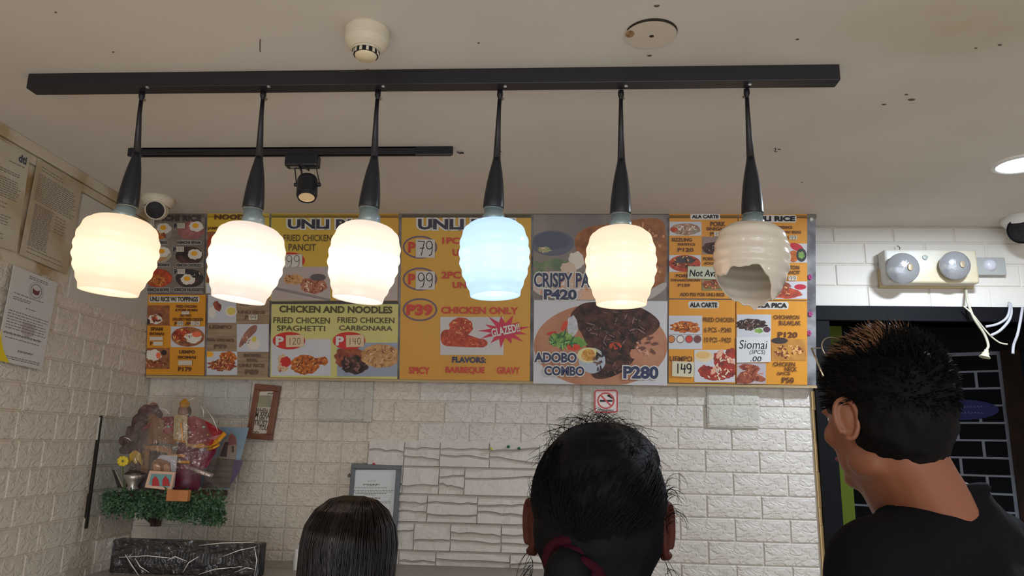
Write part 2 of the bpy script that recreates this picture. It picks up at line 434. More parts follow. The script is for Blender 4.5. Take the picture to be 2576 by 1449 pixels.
# beam above the tiled wall, post beside it
obj('trim_4', G().box(uL, -.05, zT+.012, uR+.6, .08, zT+.14, MP), mat('dark_beam', (12, 12, 14), .7, spec=.1), kind='structure')
obj('trim_5', G().box(uR, -.03, 0, uR+.07, .06, zT+.02, MP), mat('dark_post', (16, 14, 13), .7, spec=.1, noise=((44, 28, 18), 6)), kind='structure')
obj('wall_passage', G().box(uR+.07, .0, 0, uR+1.6, .06, zT+.6, MP), mat('teal_dark', (10, 19, 26), .7, spec=.1), kind='structure')
q0 = on_y(2085, 1200, 3.0)
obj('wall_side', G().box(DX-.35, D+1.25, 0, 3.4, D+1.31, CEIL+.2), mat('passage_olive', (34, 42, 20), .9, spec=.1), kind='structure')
pq0, pq1 = on_y(2103, 1300, 2.9), on_y(2152, 1300, 2.9)
obj('trim_6', G().box(pq0.x-.15, 2.9, 0, pq1.x, 2.93, CEIL), mat('green_panel', (80, 94, 20), .7, spec=.2), kind='structure')
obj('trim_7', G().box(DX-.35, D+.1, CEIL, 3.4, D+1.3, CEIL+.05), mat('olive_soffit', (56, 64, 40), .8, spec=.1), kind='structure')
# blue oval sign
sgc = on_plane(2415, 1031, PC+pn*.03, pn)
g = G(); Ms = frame(sgc, pd, Vector((0, 0, 1)), -pn if False else pn)
osg = empty('oval_sign', Ms, 'dark blue oval sign with pale lettering on the black brick wall', 'sign')
ew = .145; eh = .045
vs = [(ew*math.cos(a*math.pi/20), eh*math.sin(a*math.pi/20), .004) for a in range(40)]; vb = [(x, y, -.012) for x, y, _ in vs]
g.add(vs+vb, [tuple(range(40))]+[(i, i+40, (i+1) % 40+40, (i+1) % 40) for i in range(40)])
obj('sign_board', g, mat('navy_enamel', (16, 20, 76), .5, spec=.2), osg)
g = G(); rs = random.Random(8)
for row_ in (.012, -.014):
    x_ = -.085
    while x_ < .085:
        g.tube([(x_, row_+rs.uniform(-.006, .0), .005), (x_+.004, row_+rs.uniform(.004, .009), .005), (x_+.008, row_+rs.uniform(-.006, 0), .005)], .0011, 4); x_ += .0125
o_ = obj('faded_script', g, mat('pale_blue_print', (104, 114, 176), .5), osg); o_['kind'] = 'stuff'

# ================================================================ PENDANT LAMPS
YB0 = on_z(1100, 173).y; ZBB = CEIL-.034
bl = on_z(66, 181); br_ = on_z(2104, 172)
yf = on_z(1088, 230, ZBB).y
rail = empty('lamp_rail', Vector(((bl.x+br_.x)/2, YB0, CEIL)), 'long black rectangular rail bar on the ceiling carrying six pendant lamps', 'lamp rail')
g = G().box(bl.x, YB0, ZBB, br_.x, yf, CEIL, Matrix.Translation(-rail.location), b=.0015)
obj('bar', g, M_BLACKMETAL, rail)
g = G().box(bl.x-.002, YB0+.012, ZBB+.006, bl.x+.012, yf-.006, CEIL-.001, Matrix.Translation(-rail.location), b=.001)
obj('end_cap', g, mat('pale_end', (190, 182, 168), .6), rail)
YC = (YB0+yf)/2+.012
def screw(p, parent, r=.0042, base=None, nm='screw'):
    g = G().lathe([(0.0001, -.0028), (r*.7, -.0026), (r, -.0012), (r, 0)], 12, Matrix.Translation(p)); g.box(p.x-r*.7, p.y-.0005, p.z-.0032, p.x+r*.7, p.y+.0005, p.z-.0025)
    return obj(nm, g, M_CHROME, parent, smooth=False)

lamps = [ # top px, cone-top px, socket px, shade centre px(top of shade), bottom opening centre px, widest px, colours
 dict(top=(358, 232), ct=(345, 385), cb=(320, 520), s0=(310, 548), s1=(273, 733), w=196, e=(2.3, 1.20, .80), e2=(1.12, .84, .54), lab='first pendant lamp from the left, cream-yellow glowing ribbed shade tilted near the left wall'),
 dict(top=(663, 230), ct=(652, 395), cb=(636, 527), s0=(638, 567), s1=(600, 752), w=184, e=(2.3, 1.6, 1.2), e2=(1.0, .84, .72), lab='second pendant lamp from the left, white glowing ribbed shade hanging before the noodle panel'),
 dict(top=(951, 229), ct=(942, 395), cb=(928, 525), s0=(930, 564), s1=(900, 752), w=178, e=(2.3, 1.6, 1.16), e2=(1.02, .85, .70), lab='third pendant lamp from the left, warm white glowing shade before the first large rice heading'),
 dict(top=(1258, 229), ct=(1250, 398), cb=(1241, 526), s0=(1242, 556), s1=(1246, 742), w=178, e=(.80, 1.2, 2.0), e2=(.58, .92, 1.3), lab='pendant lamp with the cool blue-white glowing shade, fourth from the left'),
 dict(top=(1562, 228), ct=(1563, 402), cb=(1561, 540), s0=(1561, 574), s1=(1563, 764), w=178, e=(2.3, 1.22, .84), e2=(1.12, .86, .58), lab='fifth pendant lamp from the left, cream glowing shade before the crispy pork poster'),
 dict(top=(1878, 224), ct=(1888, 397), cb=(1893, 540), s0=(1893, 566), s1=(1886, 752), w=186, e=None, e2=None, lab='unlit pendant lamp on the right with a broken jagged white glass shade'),
]
def shade_mat(i, e, e2, H):
    m = mat('glowing_shade_%d' % i, (228, 218, 205), .22, spec=.5)
    if e is None: return m
    nt = m.node_tree; b = nt.nodes['Principled BSDF']; L = nt.links.new
    b.inputs['Base Color'].default_value = (.25, .24, .22, 1)
    tc = nt.nodes.new('ShaderNodeTexCoord'); sx = nt.nodes.new('ShaderNodeSeparateXYZ'); L(tc.outputs['Object'], sx.inputs[0])
    mr = nt.nodes.new('ShaderNodeMapRange'); mr.inputs[1].default_value = 0; mr.inputs[2].default_value = -H; L(sx.outputs['Z'], mr.inputs[0])
    r = nt.nodes.new('ShaderNodeValToRGB'); cr = r.color_ramp; cr.interpolation = 'EASE'
    cr.elements[0].position = 0; cr.elements[0].color = (*[v*.5 for v in e2], 1); cr.elements[1].position = 1; cr.elements[1].color = (*[v*.5 for v in e2], 1)
    for p_, k_ in ((.3, .55), (.55, .5), (.72, .5), (.9, .5)):
        el = cr.elements.new(p_); t_ = {.3: .35, .55: 1., .72: .8, .9: .1}[p_]; el.color = (*[(a*t_+bb*(1-t_))*.5 for a, bb in zip(e, e2)], 1)
    L(mr.outputs[0], r.inputs['Fac']); L(r.outputs['Color'], b.inputs['Emission Color']); b.inputs['Emission Strength'].default_value = 2.0
    return m
def shade_profile(H, R):
    base = [(0, .36), (.01, .50), (.04, .68), (.1, .83), (.2, .93), (.32, .985), (.45, 1.0), (.57, .985), (.68, .935), (.78, .865), (.87, .78), (.94, .72), (1, .70)]
    out = []
    n = 60
    for i in range(n+1):
        t = i/n
        for k in range(len(base)-1):
            if base[k][0] <= t <= base[k+1][0]:
                a, bb = base[k], base[k+1]; f = (t-a[0])/(bb[0]-a[0]); r = a[1]+(bb[1]-a[1])*f; break
        rip = math.cos((t-.13)/.148*2*math.pi)*.016*min(1, max(0, (t-.04)/.06))*min(1, max(0, (.95-t)/.05))
        out.append(((r+rip)*R, -t*H))
    return out
GL = 'glass pendant lamps in a row on the black ceiling rail'
for i, lp in enumerate(lamps):
    y = YC
    T = on_z(*lp['top'], ZBB+.001); y = T.y
    ct, cb, s0, s1 = [on_y(*lp[k], y) for k in ('ct', 'cb', 's0', 's1')]
    root = empty('pendant_lamp', T, lp['lab'], 'pendant lamp', 'glass pendant lamps in a row on the black ceiling rail')
    O = -root.location
    loc = lambda p: p+O
    ax = (cb-T).normalized()
    g = G().lathe([(.0001, 0), (.006, -.0005), (.0065, -.010), (.004, -.018), (.0036, -.03)], 12, Matrix.Identity(4)); obj('swivel', g, M_BLACKMETAL, root, smooth=True)
    Ls = (ct-T).length
    g = G().tube([loc(T)+ax*.02, loc(T)+ax*.05, loc(ct)+ax*.004], [.0042, .0046, .0078], 14); obj('rod', g, M_BLACKMETAL, root, smooth=True)
    H = (cb-ct).length; d = (cb-ct).normalized(); rb = .0205
    prof = [(0, .0078), (.12, .0098), (.3, .0138), (.5, .0172), (.7, .0195), (.85, .0208), (.97, .0212), (1, .0205)]
    g = G().tube([loc(ct)+d*H*a for a, _ in prof], [r for _, r in prof], 28); obj('cone_holder', g, M_DARKPLASTIC, root, smooth=True)
    g = G().tube([loc(cb)+d*-.001, loc(cb)+d*.001, loc(cb)+d*.002], [.0195, .0208, .0195], 24); obj('holder_rim', g, mat('glass_rim', (110, 118, 112), .1, spec=1), root, smooth=True)
    for sgn in (-1, 1): screw_g = G().ell(loc(cb)+d*.004+Vector((sgn*.007, -.013, 0)), .0032, 8); obj('screw', screw_g, M_CHROME, root, smooth=True)
    sd = (s1-s0).normalized(); Hs = (s1-s0).length+.002; dep = (RC.transposed() @ (s0-CAM)).z*-1
    R = lp['w']/2/FPX*dep*.985
    # collar between holder and shade
    c0 = loc(cb)+d*.001; c1 = loc(s0)+sd*.002
    g = G().tube([c0, c0.lerp(c1, .4), c0.lerp(c1, .5), c1], [.018, .0195, .0225, .0225], 28)
    obj('collar', g, mat('grey_socket', (140, 156, 158), .3, .3), root, smooth=True)
    tilt = sd
    zax = -sd; xax = Vector((1, 0, 0)); xax = (xax-zax*xax.dot(zax)).normalized(); yax = zax.cross(xax)
    MS = frame(loc(s0), xax, yax, zax)
    prof = shade_profile(Hs, R); m = shade_mat(i, lp['e'], lp['e2'], Hs)
    th_ = .0022
    if lp['e']:
        full = prof + [(r-th_, z) for r, z in prof[::-1]]
        full = [(.0215, .0005)] + full
        sh = link('shade', G().lathe(full, 64).mesh('shade', m, True), root, MS)
        bulb = G(); bulb.ell((0, 0, -Hs*.45), (.026, .026, .03), 16); bulb.lathe([(.013, 0), (.014, -Hs*.3)], 16)
        obj('bulb', bulb, mat('bulb_%d' % i, (240, 240, 235), .4, emit=lp['e'], es=8.0), root, MS, smooth=True)
    else:
        nn = 128; g = G(); keep = []
        prof = prof
        # ragged break: cut height (fraction of H) per direction; front = toward the camera
        def cut(a):
            xx = math.cos(a); yy = math.sin(a)   # yy<0 is the front
            n_ = .012*math.sin(a*9+1)+.010*math.sin(a*17)+.008*math.sin(a*5)
            if yy < 0:
                pts = [(-1, .74), (-.86, .76), (-.74, .68), (-.5, .65), (-.3, .67), (-.2, .645), (0, .67), (.3, .76), (.5, .88), (.6, 1.0), (.68, 1.05), (.8, .96), (1, .9)]
            else:
                pts = [(-1, .74), (-.8, .86), (-.5, .95), (-.2, .98), (.1, .99), (.3, 1.02), (.45, 1.10), (.55, 1.04), (1, .9)]
            for k in range(len(pts)-1):
                if pts[k][0] <= xx <= pts[k+1][0]: f = (xx-pts[k][0])/(pts[k+1][0]-pts[k][0]); return pts[k][1]*(1-f)+pts[k+1][1]*f+n_
            return .9
        def rad(tt):
            if tt <= 1: k = tt*60; k0 = int(min(k, 59)); f = k-k0; return prof[k0][0]*(1-f)+prof[min(k0+1, 60)][0]*f
            return prof[-1][0]*(1-(tt-1)*.3)
        nr = 44; vs = []; fs = []
        for inner in (0, 1):
            for j in range(nr+1):
                for k in range(nn):
                    a = 2*math.pi*k/nn; tt = cut(a)*j/nr; r = rad(tt)-inner*th_
                    vs.append((r*math.cos(a), r*math.sin(a), -tt*Hs))
        q = (nr+1)*nn
        for j in range(nr):
            for k in range(nn):
                k2 = (k+1) % nn; fs.append((j*nn+k, j*nn+k2, (j+1)*nn+k2, (j+1)*nn+k)); fs.append((q+j*nn+k, q+(j+1)*nn+k, q+(j+1)*nn+k2, q+j*nn+k2))
        for k in range(nn): k2 = (k+1) % nn; fs.append((nr*nn+k, nr*nn+k2, q+nr*nn+k2, q+nr*nn+k))
        g.add(vs, fs); link('broken_shade', g.mesh('broken_shade', mat('unlit_glass', (228, 218, 202), .15, spec=.6), True), root, MS)
    # screw beside the rod on the rail
    ps = on_z(lp['top'][0]+(13 if i < 5 else 8), lp['top'][1]-13, ZBB)
    screw(ps-rail.location, rail)
    tiny = on_z(lp['top'][0]+(5 if i < 5 else -6), lp['top'][1]+18, CEIL)
    link('screw', G().ell((0, 0, -.002), (.004, .004, .003), 10).mesh('screw', mat('dull_screw', (150, 135, 110), .4, .6), True), ceiling, Matrix.Translation(tiny))

# ---- second track with its spotlight
tl = on_z(328, 372); trr = on_z(1135, 371); tb = .022; yfar = on_z(730, 392, CEIL-tb).y
tr = empty('ceiling_track', Vector((tl.x, tl.y, CEIL)), 'thin black lighting track on the ceiling behind the pendant rods', 'lighting track')
O = Matrix.Translation(-tr.location)
g = G(); zt_ = CEIL-tb; y0, y1 = tl.y, yfar
g.box(tl.x, y0, CEIL-.004, trr.x, y1, CEIL, O); g.box(tl.x, y0, zt_, trr.x, y0+.013, CEIL, O); g.box(tl.x, y1-.006, zt_, trr.x, y1, CEIL, O)
obj('channel', g, M_BLACKMETAL, tr)
cap0 = on_z(1045, 390, zt_).x
obj('end_connector', G().box(cap0, y0-.001, zt_-.001, trr.x+.006, y1+.001, CEIL, O, b=.002), M_DARKPLASTIC, tr)
obj('conductor', G().box(tl.x+.01, y0+.013, CEIL-.012, cap0, y1-.006, CEIL-.009, O), mat('conductor', (120, 112, 104), .35, .5), tr)
obj('end_connector', G().box(tl.x-.006, y0-.001, zt_-.001, tl.x+.035, y1+.001, CEIL, O, b=.002), M_DARKPLASTIC, tr)
# spot
a0 = on_z(714, 380, CEIL-.02); a1 = on_z(797, 380, CEIL-.02); yc = (y0+y1)/2
sp0 = Vector(((a0.x+a1.x)/2, yc, zt_))
spot = empty('track_spotlight', sp0, 'small black track spotlight with warm lens clipped to the thin track', 'spotlight')
hw = (a1.x-a0.x)/2
obj('adapter', G().box(-hw, -.016, -.034, hw, .016, -.001, b=.005), M_DARKPLASTIC, spot)
obj('adapter_label', G().box(-hw*.7, -.008, -.0348, -hw*.1, .006, -.0338), mat('grey_label', (150, 145, 138), .6), spot)
bc = on_y(773, 470, yc)-sp0
# u bracket
p_top = Vector((.0+.006, 0, -.034)); rad_ = .0275
g = G().tube([p_top+Vector((-.026, 0, -.002)), bc+Vector((-rad_-.002, 0, .01))], .0017, 6)
g.tube([p_top+Vector((-.026, 0, -.002)), p_top+Vector((.032, 0, -.003)), bc+Vector((rad_+.004, 0, .01))], .0017, 6)
obj('bracket', g, M_BLACKMETAL, spot)
for sg in (-1, 1): obj('knob', G().lathe([(.0001, -.004), (.0055, -.004), (.0055, .004), (.0001, .004)], 12, Matrix.Translation(bc+Vector((sg*(rad_+.003), 0, .006))) @ Matrix.Rotation(math.pi/2, 4, 'Y')), M_BLACKMETAL, spot)
MB_ = Matrix.Translation(bc) @ Matrix.Rotation(-.32, 4, 'X') @ Matrix.Rotation(-.13, 4, 'Y')
g = G().lathe([(.0001, .036), (.012, .036), (.016, .032), (.024, .027), (.0265, .02), (.0265, -.028), (.0235, -.036), (.0205, -.036), (.0195, -.03)], 24, MB_); obj('lamp_head', g, M_DARKPLASTIC, spot, smooth=False)
obj('lens', G().lathe([(.0001, -.0325), (.019, -.0315), (.0205, -.0345)], 24, MB_), mat('warm_lens', (214, 180, 128), .3, emit=(.9, .7, .42), es=.25), spot)
g = G().tube([(-.004, -.01, -.034), (.002, -.012, -.046), (.004, -.008, -.058), bc+Vector((-.008, -.004, .034))], .003, 8)
g.tube([(-.012, -.012, -.03), (.004, -.016, -.034), (.018, -.014, -.043), (.024, -.012, -.047)], .0026, 8)
obj('wire', g, M_BLACKMETAL, spot, smooth=True)

# ================================================================ MENU BOARD
BT = on_y(1200, 538, 2.362); 
BTL = Vector((0, 2.362, CEIL-.001)); BBz = on_y(1200, 957, 2.462).z
vv = Vector((0, 2.362-2.462, CEIL-.001-BBz)); BH = vv.length; vv.normalize()
uu_ = Vector((1, 0, 0)); wn = uu_.cross(vv); 
B0 = Vector((0, 2.462, BBz))
if wn.y > 0: wn = -wn
# frame u, v, w with w toward the room
wn = uu_.cross(vv)
if wn.dot(CAM-B0) < 0: print('board normal flipped')
def bp(px, py): P = on_plane(px, py, B0, wn)-B0; return P.dot(uu_), P.dot(vv)
EDGE = .018
MBD = frame(B0, uu_, vv, wn)
ul, ur = -1.411, bp(2054, 750)[0]
board = empty('menu_board', MBD, 'long grey backing board hung from the ceiling edge behind the menu panels', 'board')
vb = bp(1200, 957)[1]
obj('backing', G().box(ul, 0, -.03, ur, BH, -.004, b=.002), mat('grey_tarpaulin', (150, 152, 156), .5, noise=((86, 84, 92), 14, .14), bump=(40, .4, .004)), board)
obj('bottom_batten', G().box(ul, -.008, -.03, ur, .0, .002), mat('tan_batten', (178, 156, 116), .6), board)
obj('top_batten', G().box(ul, BH-.012, -.004, ur, BH, .003), mat('dusty_grey', (118, 114, 106), .7), board)
for (x_, y_) in ((2038, 697), (2036, 838), (2039, 790)):
    u_, v_ = bp(x_, y_)
    g = G()
    for k in range(5): a = k*1.256; g.ell((u_+.004*math.cos(a), v_+.005*math.sin(a), -.002), (.004, .005, .003), 8)
    obj('flower_print', g, mat('magenta', (160, 60, 120), .6), board)
obj('pin', G().ell((bp(2040, 552)[0], bp(2040, 552)[1], .002), .007, 10), M_WHITE, board, smooth=True)

mat('print_white', (214, 212, 205), .5)
class Panel:
    def __init__(s, name, x0, y0, x1, y1, m, label, cat='menu sign', group='printed menu signs on the long board', lift=0, par=None, frameinfo=None, thick=.003):
        s.fi = frameinfo or (B0, uu_, vv, wn, MBD)
        s.o3 = s.P3(x0, y1); s.lift = lift
        a = s.loc(x0, y1); c = s.loc(x1, y0)
        s.u0, s.v0 = a; s.n = 0; s.T = thick
        M = s.fi[4] @ Matrix.Translation((a[0], a[1], lift))
        s.w, s.h = c[0]-a[0], c[1]-a[1]
        s.root = obj(name, G().box(.0008, .0008, -.0035, s.w-.0008, s.h-.0008, s.T), m, None, M, label=label, cat=cat, group=group)
    def loc(s, x, y): P = on_plane(x, y, s.fi[0], s.fi[3])-s.fi[0]; return (max(P.dot(s.fi[1]), -1.4105) if s.fi[4] is MBD else P.dot(s.fi[1])), P.dot(s.fi[2])
    def P3(s, x, y): return on_plane(x, y, s.fi[0], s.fi[3])
    def L(s, x, y): a = s.loc(x, y); return min(max(a[0]-s.u0, .0005), s.w-.0005), min(max(a[1]-s.v0, .0005), s.h-.0005)
    def lay(s): s.n += 1; return s.T + .00006*s.n
    def poly(s, pts, m, name='printed_shape', par=None):
        if 6 <= len(pts) <= 20 and name == 'printed_shape':
            for _ in range(2): pts = [q for i in range(len(pts)) for q in ((pts[i][0]*.75+pts[(i+1) % len(pts)][0]*.25, pts[i][1]*.75+pts[(i+1) % len(pts)][1]*.25), (pts[i][0]*.25+pts[(i+1) % len(pts)][0]*.75, pts[i][1]*.25+pts[(i+1) % len(pts)][1]*.75))]
        w0 = s.lay(); vs = [(*s.L(*p), w0) for p in pts]
        c = (sum(v[0] for v in vs)/len(vs), sum(v[1] for v in vs)/len(vs), w0)
        g = G()
        if len(vs) == 4: g.add(vs, [(3, 2, 1, 0)])
        else: g.add(vs+[c], [(len(vs), (i+1) % len(vs), i) for i in range(len(vs))])
        return obj(name, g, m, par or s.root)
    def rect(s, x0, y0, x1, y1, m, name='printed_photo', par=None): return s.poly([(x0, y0), (x1, y0), (x1, y1), (x0, y1)], m, name, par)
    def ell(s, cx, cy, rx, ry, m, name='printed_shape', n=28, jag=0, rot=0, seed=1, ph=0):
        r = random.Random(seed); pts = []; c, sn = math.cos(rot), math.sin(rot)
        for i in range(n):
            a = 2*math.pi*i/n+ph; k = 1+r.uniform(-jag, jag); X = rx*k*math.cos(a); Y = ry*k*math.sin(a)
            pts.append((cx+X*c-Y*sn, cy+X*sn+Y*c))
        return s.poly(pts, m, name)
    def ring(s, cx, cy, rx, ry, t, m):
        w0 = s.lay(); vs = []; n = 40
        for k in range(n):
            a = 2*math.pi*k/n
            vs.append((*s.L(cx+rx*math.cos(a), cy+ry*math.sin(a)), w0)); vs.append((*s.L(cx+(rx-t)*math.cos(a), cy+(ry-t)*math.sin(a)), w0))
        return obj('price_ring', G().add(vs, [(2*i, 2*i+1, (2*i+3) % (2*n), (2*i+2) % (2*n)) for i in range(n)]), m, s.root)
    def text(s, t, x0, y0, x1, y1, m, bold=.025, halo=None, rot=0, shear=0, par=None, name='lettering'):
        if halo: s.lay(); s.lay()
        a = s.loc(x0, y1); c = s.loc(x1, y0)
        put_text(t, par or s.root, None, c[0]-a[0], c[1]-a[1], m, bold, s.lay()+.0024, name, None, (a[0]+c[0])/2-s.u0, (a[1]+c[1])/2-s.v0, rot, shear, halo)
    def plate(s, x0, y0, x1, y1, m=None):
        """white rounded caption plate"""
        m = m or MATS['print_white']; r = min(6, (y1-y0)*.3); pts = []
        for (cx, cy, a0) in ((x1-r, y0+r, -90), (x1-r, y1-r, 0), (x0+r, y1-r, 90), (x0+r, y0+r, 180)):
            for k in range(4): a = math.radians(a0+k*30); pts.append((cx+r*math.cos(a), cy+r*math.sin(a)))
        return s.poly(pts, m, 'caption_plate')
    def sprinkle(s, cx, cy, rx, ry, n, cols, size=2.4, seed=0, asp=.5):
        r = random.Random(seed+int(cx)+int(cy)); w0 = s.lay(); s.n += 1
        for ci, m in enumerate(cols):
            g = G()
            for k in range(n//2):
                a = r.uniform(0, 6.28); q = math.sqrt(r.random())*.92; x = cx+rx*q*math.cos(a); y = cy+ry*q*math.sin(a); sz = size*r.uniform(.4, 1.3); ro = r.uniform(0, 3.14); m_ = 7
                pts = []
                for j in range(m_):
                    b_ = 6.283*j/m_; X = sz*r.uniform(.7, 1.2)*math.cos(b_); Y = sz*asp*r.uniform(.7, 1.2)*math.sin(b_); pts.append((*s.L(x+X*math.cos(ro)-Y*math.sin(ro), y+X*math.sin(ro)+Y*math.cos(ro)), w0+.00004*ci+.0000003*k))
                g.add(pts[::-1], [tuple(range(m_))])
            o = obj('printed_speckles', g, m, s.root); o['kind'] = 'stuff'
    def sticker(s, x0, y0, x1, y1, strokes=None, box=None, wd=2.0, m=None, sk=0, inkm=None, text=None):
        w0 = s.lay()+.0024+.0006
        pts = [(x0, y0+sk), (x1, y0), (x1+sk*.3, y1-sk), (x0+sk*.3, y1)]
        vs = [(*s.L(*p), w0) for p in pts]; vb = [(x, y, w0-.0007) for x, y, _ in vs]
        st = obj('price_sticker', G().add(vs+vb, [(3, 2, 1, 0), (0, 1, 5, 4), (1, 2, 6, 5), (2, 3, 7, 6), (3, 0, 4, 7)]), m or mat('sticker_paper', (206, 196, 178), .7), s.root)
        s.n += 4
        if strokes:
            g = G(); bx = box or (x0+(x1-x0)*.12, y0+(y1-y0)*.15, x1-(x1-x0)*.12, y1-(y1-y0)*.15)
            for st_ in strokes:
                pp = [(bx[0]+(bx[2]-bx[0])*p[0], bx[3]-(bx[3]-bx[1])*p[1]) for p in st_]
                for k in range(len(pp)-1):
                    (ax, ay), (cx, cy) = pp[k], pp[k+1]; dx, dy = cx-ax, cy-ay; l = math.hypot(dx, dy) or 1; nx, ny = -dy/l*wd/2, dx/l*wd/2; ex, ey = dx/l*wd*.3, dy/l*wd*.3
                    q = [(ax-ex+nx, ay-ey+ny), (cx+ex+nx, cy+ey+ny), (cx+ex-nx, cy+ey-ny), (ax-ex-nx, ay-ey-ny)]
                    g.add([(*s.L(*p), w0+.0003) for p in q], [(0, 1, 2, 3)])
            obj('handwriting', g, inkm or M_INK, st)
        if text:
            for (tt, a0, b0, a1, b1, bd) in text:
                A = s.loc(a0, b1); Cc = s.loc(a1, b0)
                put_text(tt, st, None, Cc[0]-A[0], Cc[1]-A[1], inkm or M_INK, bd, w0+.0003, 'handwriting', None, (A[0]+Cc[0])/2-s.u0, (A[1]+Cc[1])/2-s.v0, 0, .15)
        return st
def arc(cx, cy, rx, ry, a0, a1, n=10): return [(cx+rx*math.cos(math.radians(a0+(a1-a0)*i/n)), cy+ry*math.sin(math.radians(a0+(a1-a0)*i/n))) for i in range(n+1)]
DG = {'7': [[(0, 1), (.9, .96), (.45, 0)], [(.3, .5), (.85, .52)]],
      '9': [arc(.45, .72, .4, .28, 10, 370, 14), [(.86, .75), (.84, .35), (.7, .05), (.4, .0)]],
      '1': [[(.5, 1), (.5, 0)]], '2': [arc(.45, .75, .4, .25, 160, -30, 8)+[(.05, .02), (.95, .02)]],
      '0': [arc(.5, .5, .42, .5, 0, 360, 14)], '4': [[(.15, 1), (.05, .45), (.9, .45)], [(.75, .9), (.7, 0)]],
      '5': [[(.85, 1), (.2, 1), (.15, .6)]+arc(.4, .32, .42, .32, 90, -130, 8)], '.': [[(.4, .02), (.5, .06)]], ' ': []}
def hw_(s, gap=.22):
    n = len(s); out = []; w_ = 1/(n+(n-1)*gap)
    for i, ch in enumerate(s):
        for st in DG[ch]: out.append([(i*w_*(1+gap)+p[0]*w_, p[1]) for p in st])
    return out

PO = mat('print_orange', (216, 146, 34), .45)
def grad(name, c1, c2, wd, axis='X'):
    m = mat(name, c1, .45); nt = m.node_tree; L = nt.links.new; b = nt.nodes['Principled BSDF']
    tc = nt.nodes.new('ShaderNodeTexCoord'); sx = nt.nodes.new('ShaderNodeSeparateXYZ'); L(tc.outputs['Object'], sx.inputs[0])
    mr = nt.nodes.new('ShaderNodeMapRange'); mr.inputs[2].default_value = wd; L(sx.outputs[axis], mr.inputs[0])
    mx = nt.nodes.new('ShaderNodeMixRGB'); mx.inputs[1].default_value = (*lin(c1), 1); mx.inputs[2].default_value = (*lin(c2), 1)
    L(mr.outputs[0], mx.inputs[0]); L(mx.outputs[0], b.inputs['Base Color']); return m
def wood(name, c1, c2):
    m = mat(name, c1, .5); nt = m.node_tree; L = nt.links.new; b = nt.nodes['Principled BSDF']
    tc = nt.nodes.new('ShaderNodeTexCoord'); mp = nt.nodes.new('ShaderNodeMapping'); mp.inputs['Scale'].default_value = (4, 45, 1); L(tc.outputs['Object'], mp.inputs[0])
    n = nt.nodes.new('ShaderNodeTexNoise'); n.inputs['Scale'].default_value = 2; n.inputs['Detail'].default_value = 6; L(mp.outputs[0], n.inputs['Vector'])
    r = nt.nodes.new('ShaderNodeValToRGB'); r.color_ramp.elements[0].position = .35; r.color_ramp.elements[1].position = .65
    r.color_ramp.elements[0].color = (*lin(c1), 1); r.color_ramp.elements[1].color = (*lin(c2), 1); L(n.outputs['Fac'], r.inputs['Fac']); L(r.outputs['Color'], b.inputs['Base Color']); return m
DK = mat('print_dark', (44, 42, 62), .5); DB = mat('print_brown', (92, 52, 24), .5); RD = mat('print_red', (200, 62, 50), .5)
WH = MATS['print_white']; NV = mat('print_navy', (50, 58, 92), .5); GN = mat('print_greytext', (96, 82, 66), .5)
YO = mat('egg_yolk', (240, 170, 30), .5); RYO = mat('red_yolk', (236, 110, 70), .5); EW = mat('egg_white', (222, 214, 200), .5)
CH = mat('fried_crust', (214, 120, 40), .6, noise=((150, 66, 22), 90, .2)); CH2 = mat('glazed_crust', (208, 84, 44), .5, noise=((140, 44, 28), 70, .2))
MEAT = mat('dark_meat', (96, 62, 50), .6, noise=((34, 24, 26), 40, .18)); MEAT2 = mat('roast_meat', (170, 92, 60), .6, noise=((112, 44, 36), 60, .2))
PAT = mat('crackling', (176, 118, 74), .6, noise=((126, 76, 46), 30, .2)); NOO = mat('noodles', (212, 166, 110), .6, noise=((170, 120, 72), 50, .15))
PL = mat('plate_white', (206, 208, 212), .4, noise=((188, 190, 198), 4, .2)); BRN = mat('pan_brown', (116, 66, 46), .5, noise=((176, 110, 60), 50, .2))
GRN = mat('salad_green', (70, 130, 60), .6, noise=((150, 180, 90), 60, .2)); TOM = mat('tomato', (212, 70, 40), .5)
PKW = mat('spam_pink', (176, 112, 104), .6, noise=((140, 90, 88), 30)); SAU = mat('sauce_dark', (52, 34, 36), .4)
BOARD = mat('serving_board', (190, 138, 104), .5, noise=((170, 112, 84), 12, .2))

# --- A kimchi rice
WA = wood('print_wood_grey', (116, 104, 94), (140, 128, 114)); WC = wood('print_wood_tan', (136, 112, 88), (164, 140, 112))
A = Panel('menu_sign', 369, 537, 518, 739, WA, 'grey wood-pattern kimchi rice menu panel, topmost left corner of the board')
A.text('KIMCHI RICE', 375, 541, 508, 557, mat('print_charcoal', (70, 62, 62), .5), .05)
for (cx, cy, kind) in ((398, 585, 0), (481, 580, 1), (398, 640, 2), (478, 643, 3), (400, 700, 4), (478, 700, 5)):
    base = [CH, PKW, NOO, MEAT, CH, mat('black_pan', (52, 46, 46), .5)][kind]
    A.ell(cx, cy, 35, 23, [mat('bowl_grey', (150, 140, 130), .4), PKW, mat('bowl_cream', (176, 160, 136), .5), MEAT, CH2, MATS.get('black_pan') or base][kind], 'printed_photo', seed=kind, jag=.03)
    A.ell(cx-4, cy+5, 25, 14, [CH, PKW, NOO, MEAT, CH, MEAT][kind], 'printed_food', jag=.12, seed=kind+3)
    ex, ey = {0: (16, -10), 1: (14, -10), 2: (12, -6), 3: (14, -3), 4: (0, 0), 5: (-4, 3)}[kind]
    if kind != 4:
        A.ell(cx+ex, cy+ey, 18, 13, EW, 'printed_egg', jag=.1, seed=kind); A.ell(cx+ex-2, cy+ey-2, 8, 6, YO, 'printed_yolk')
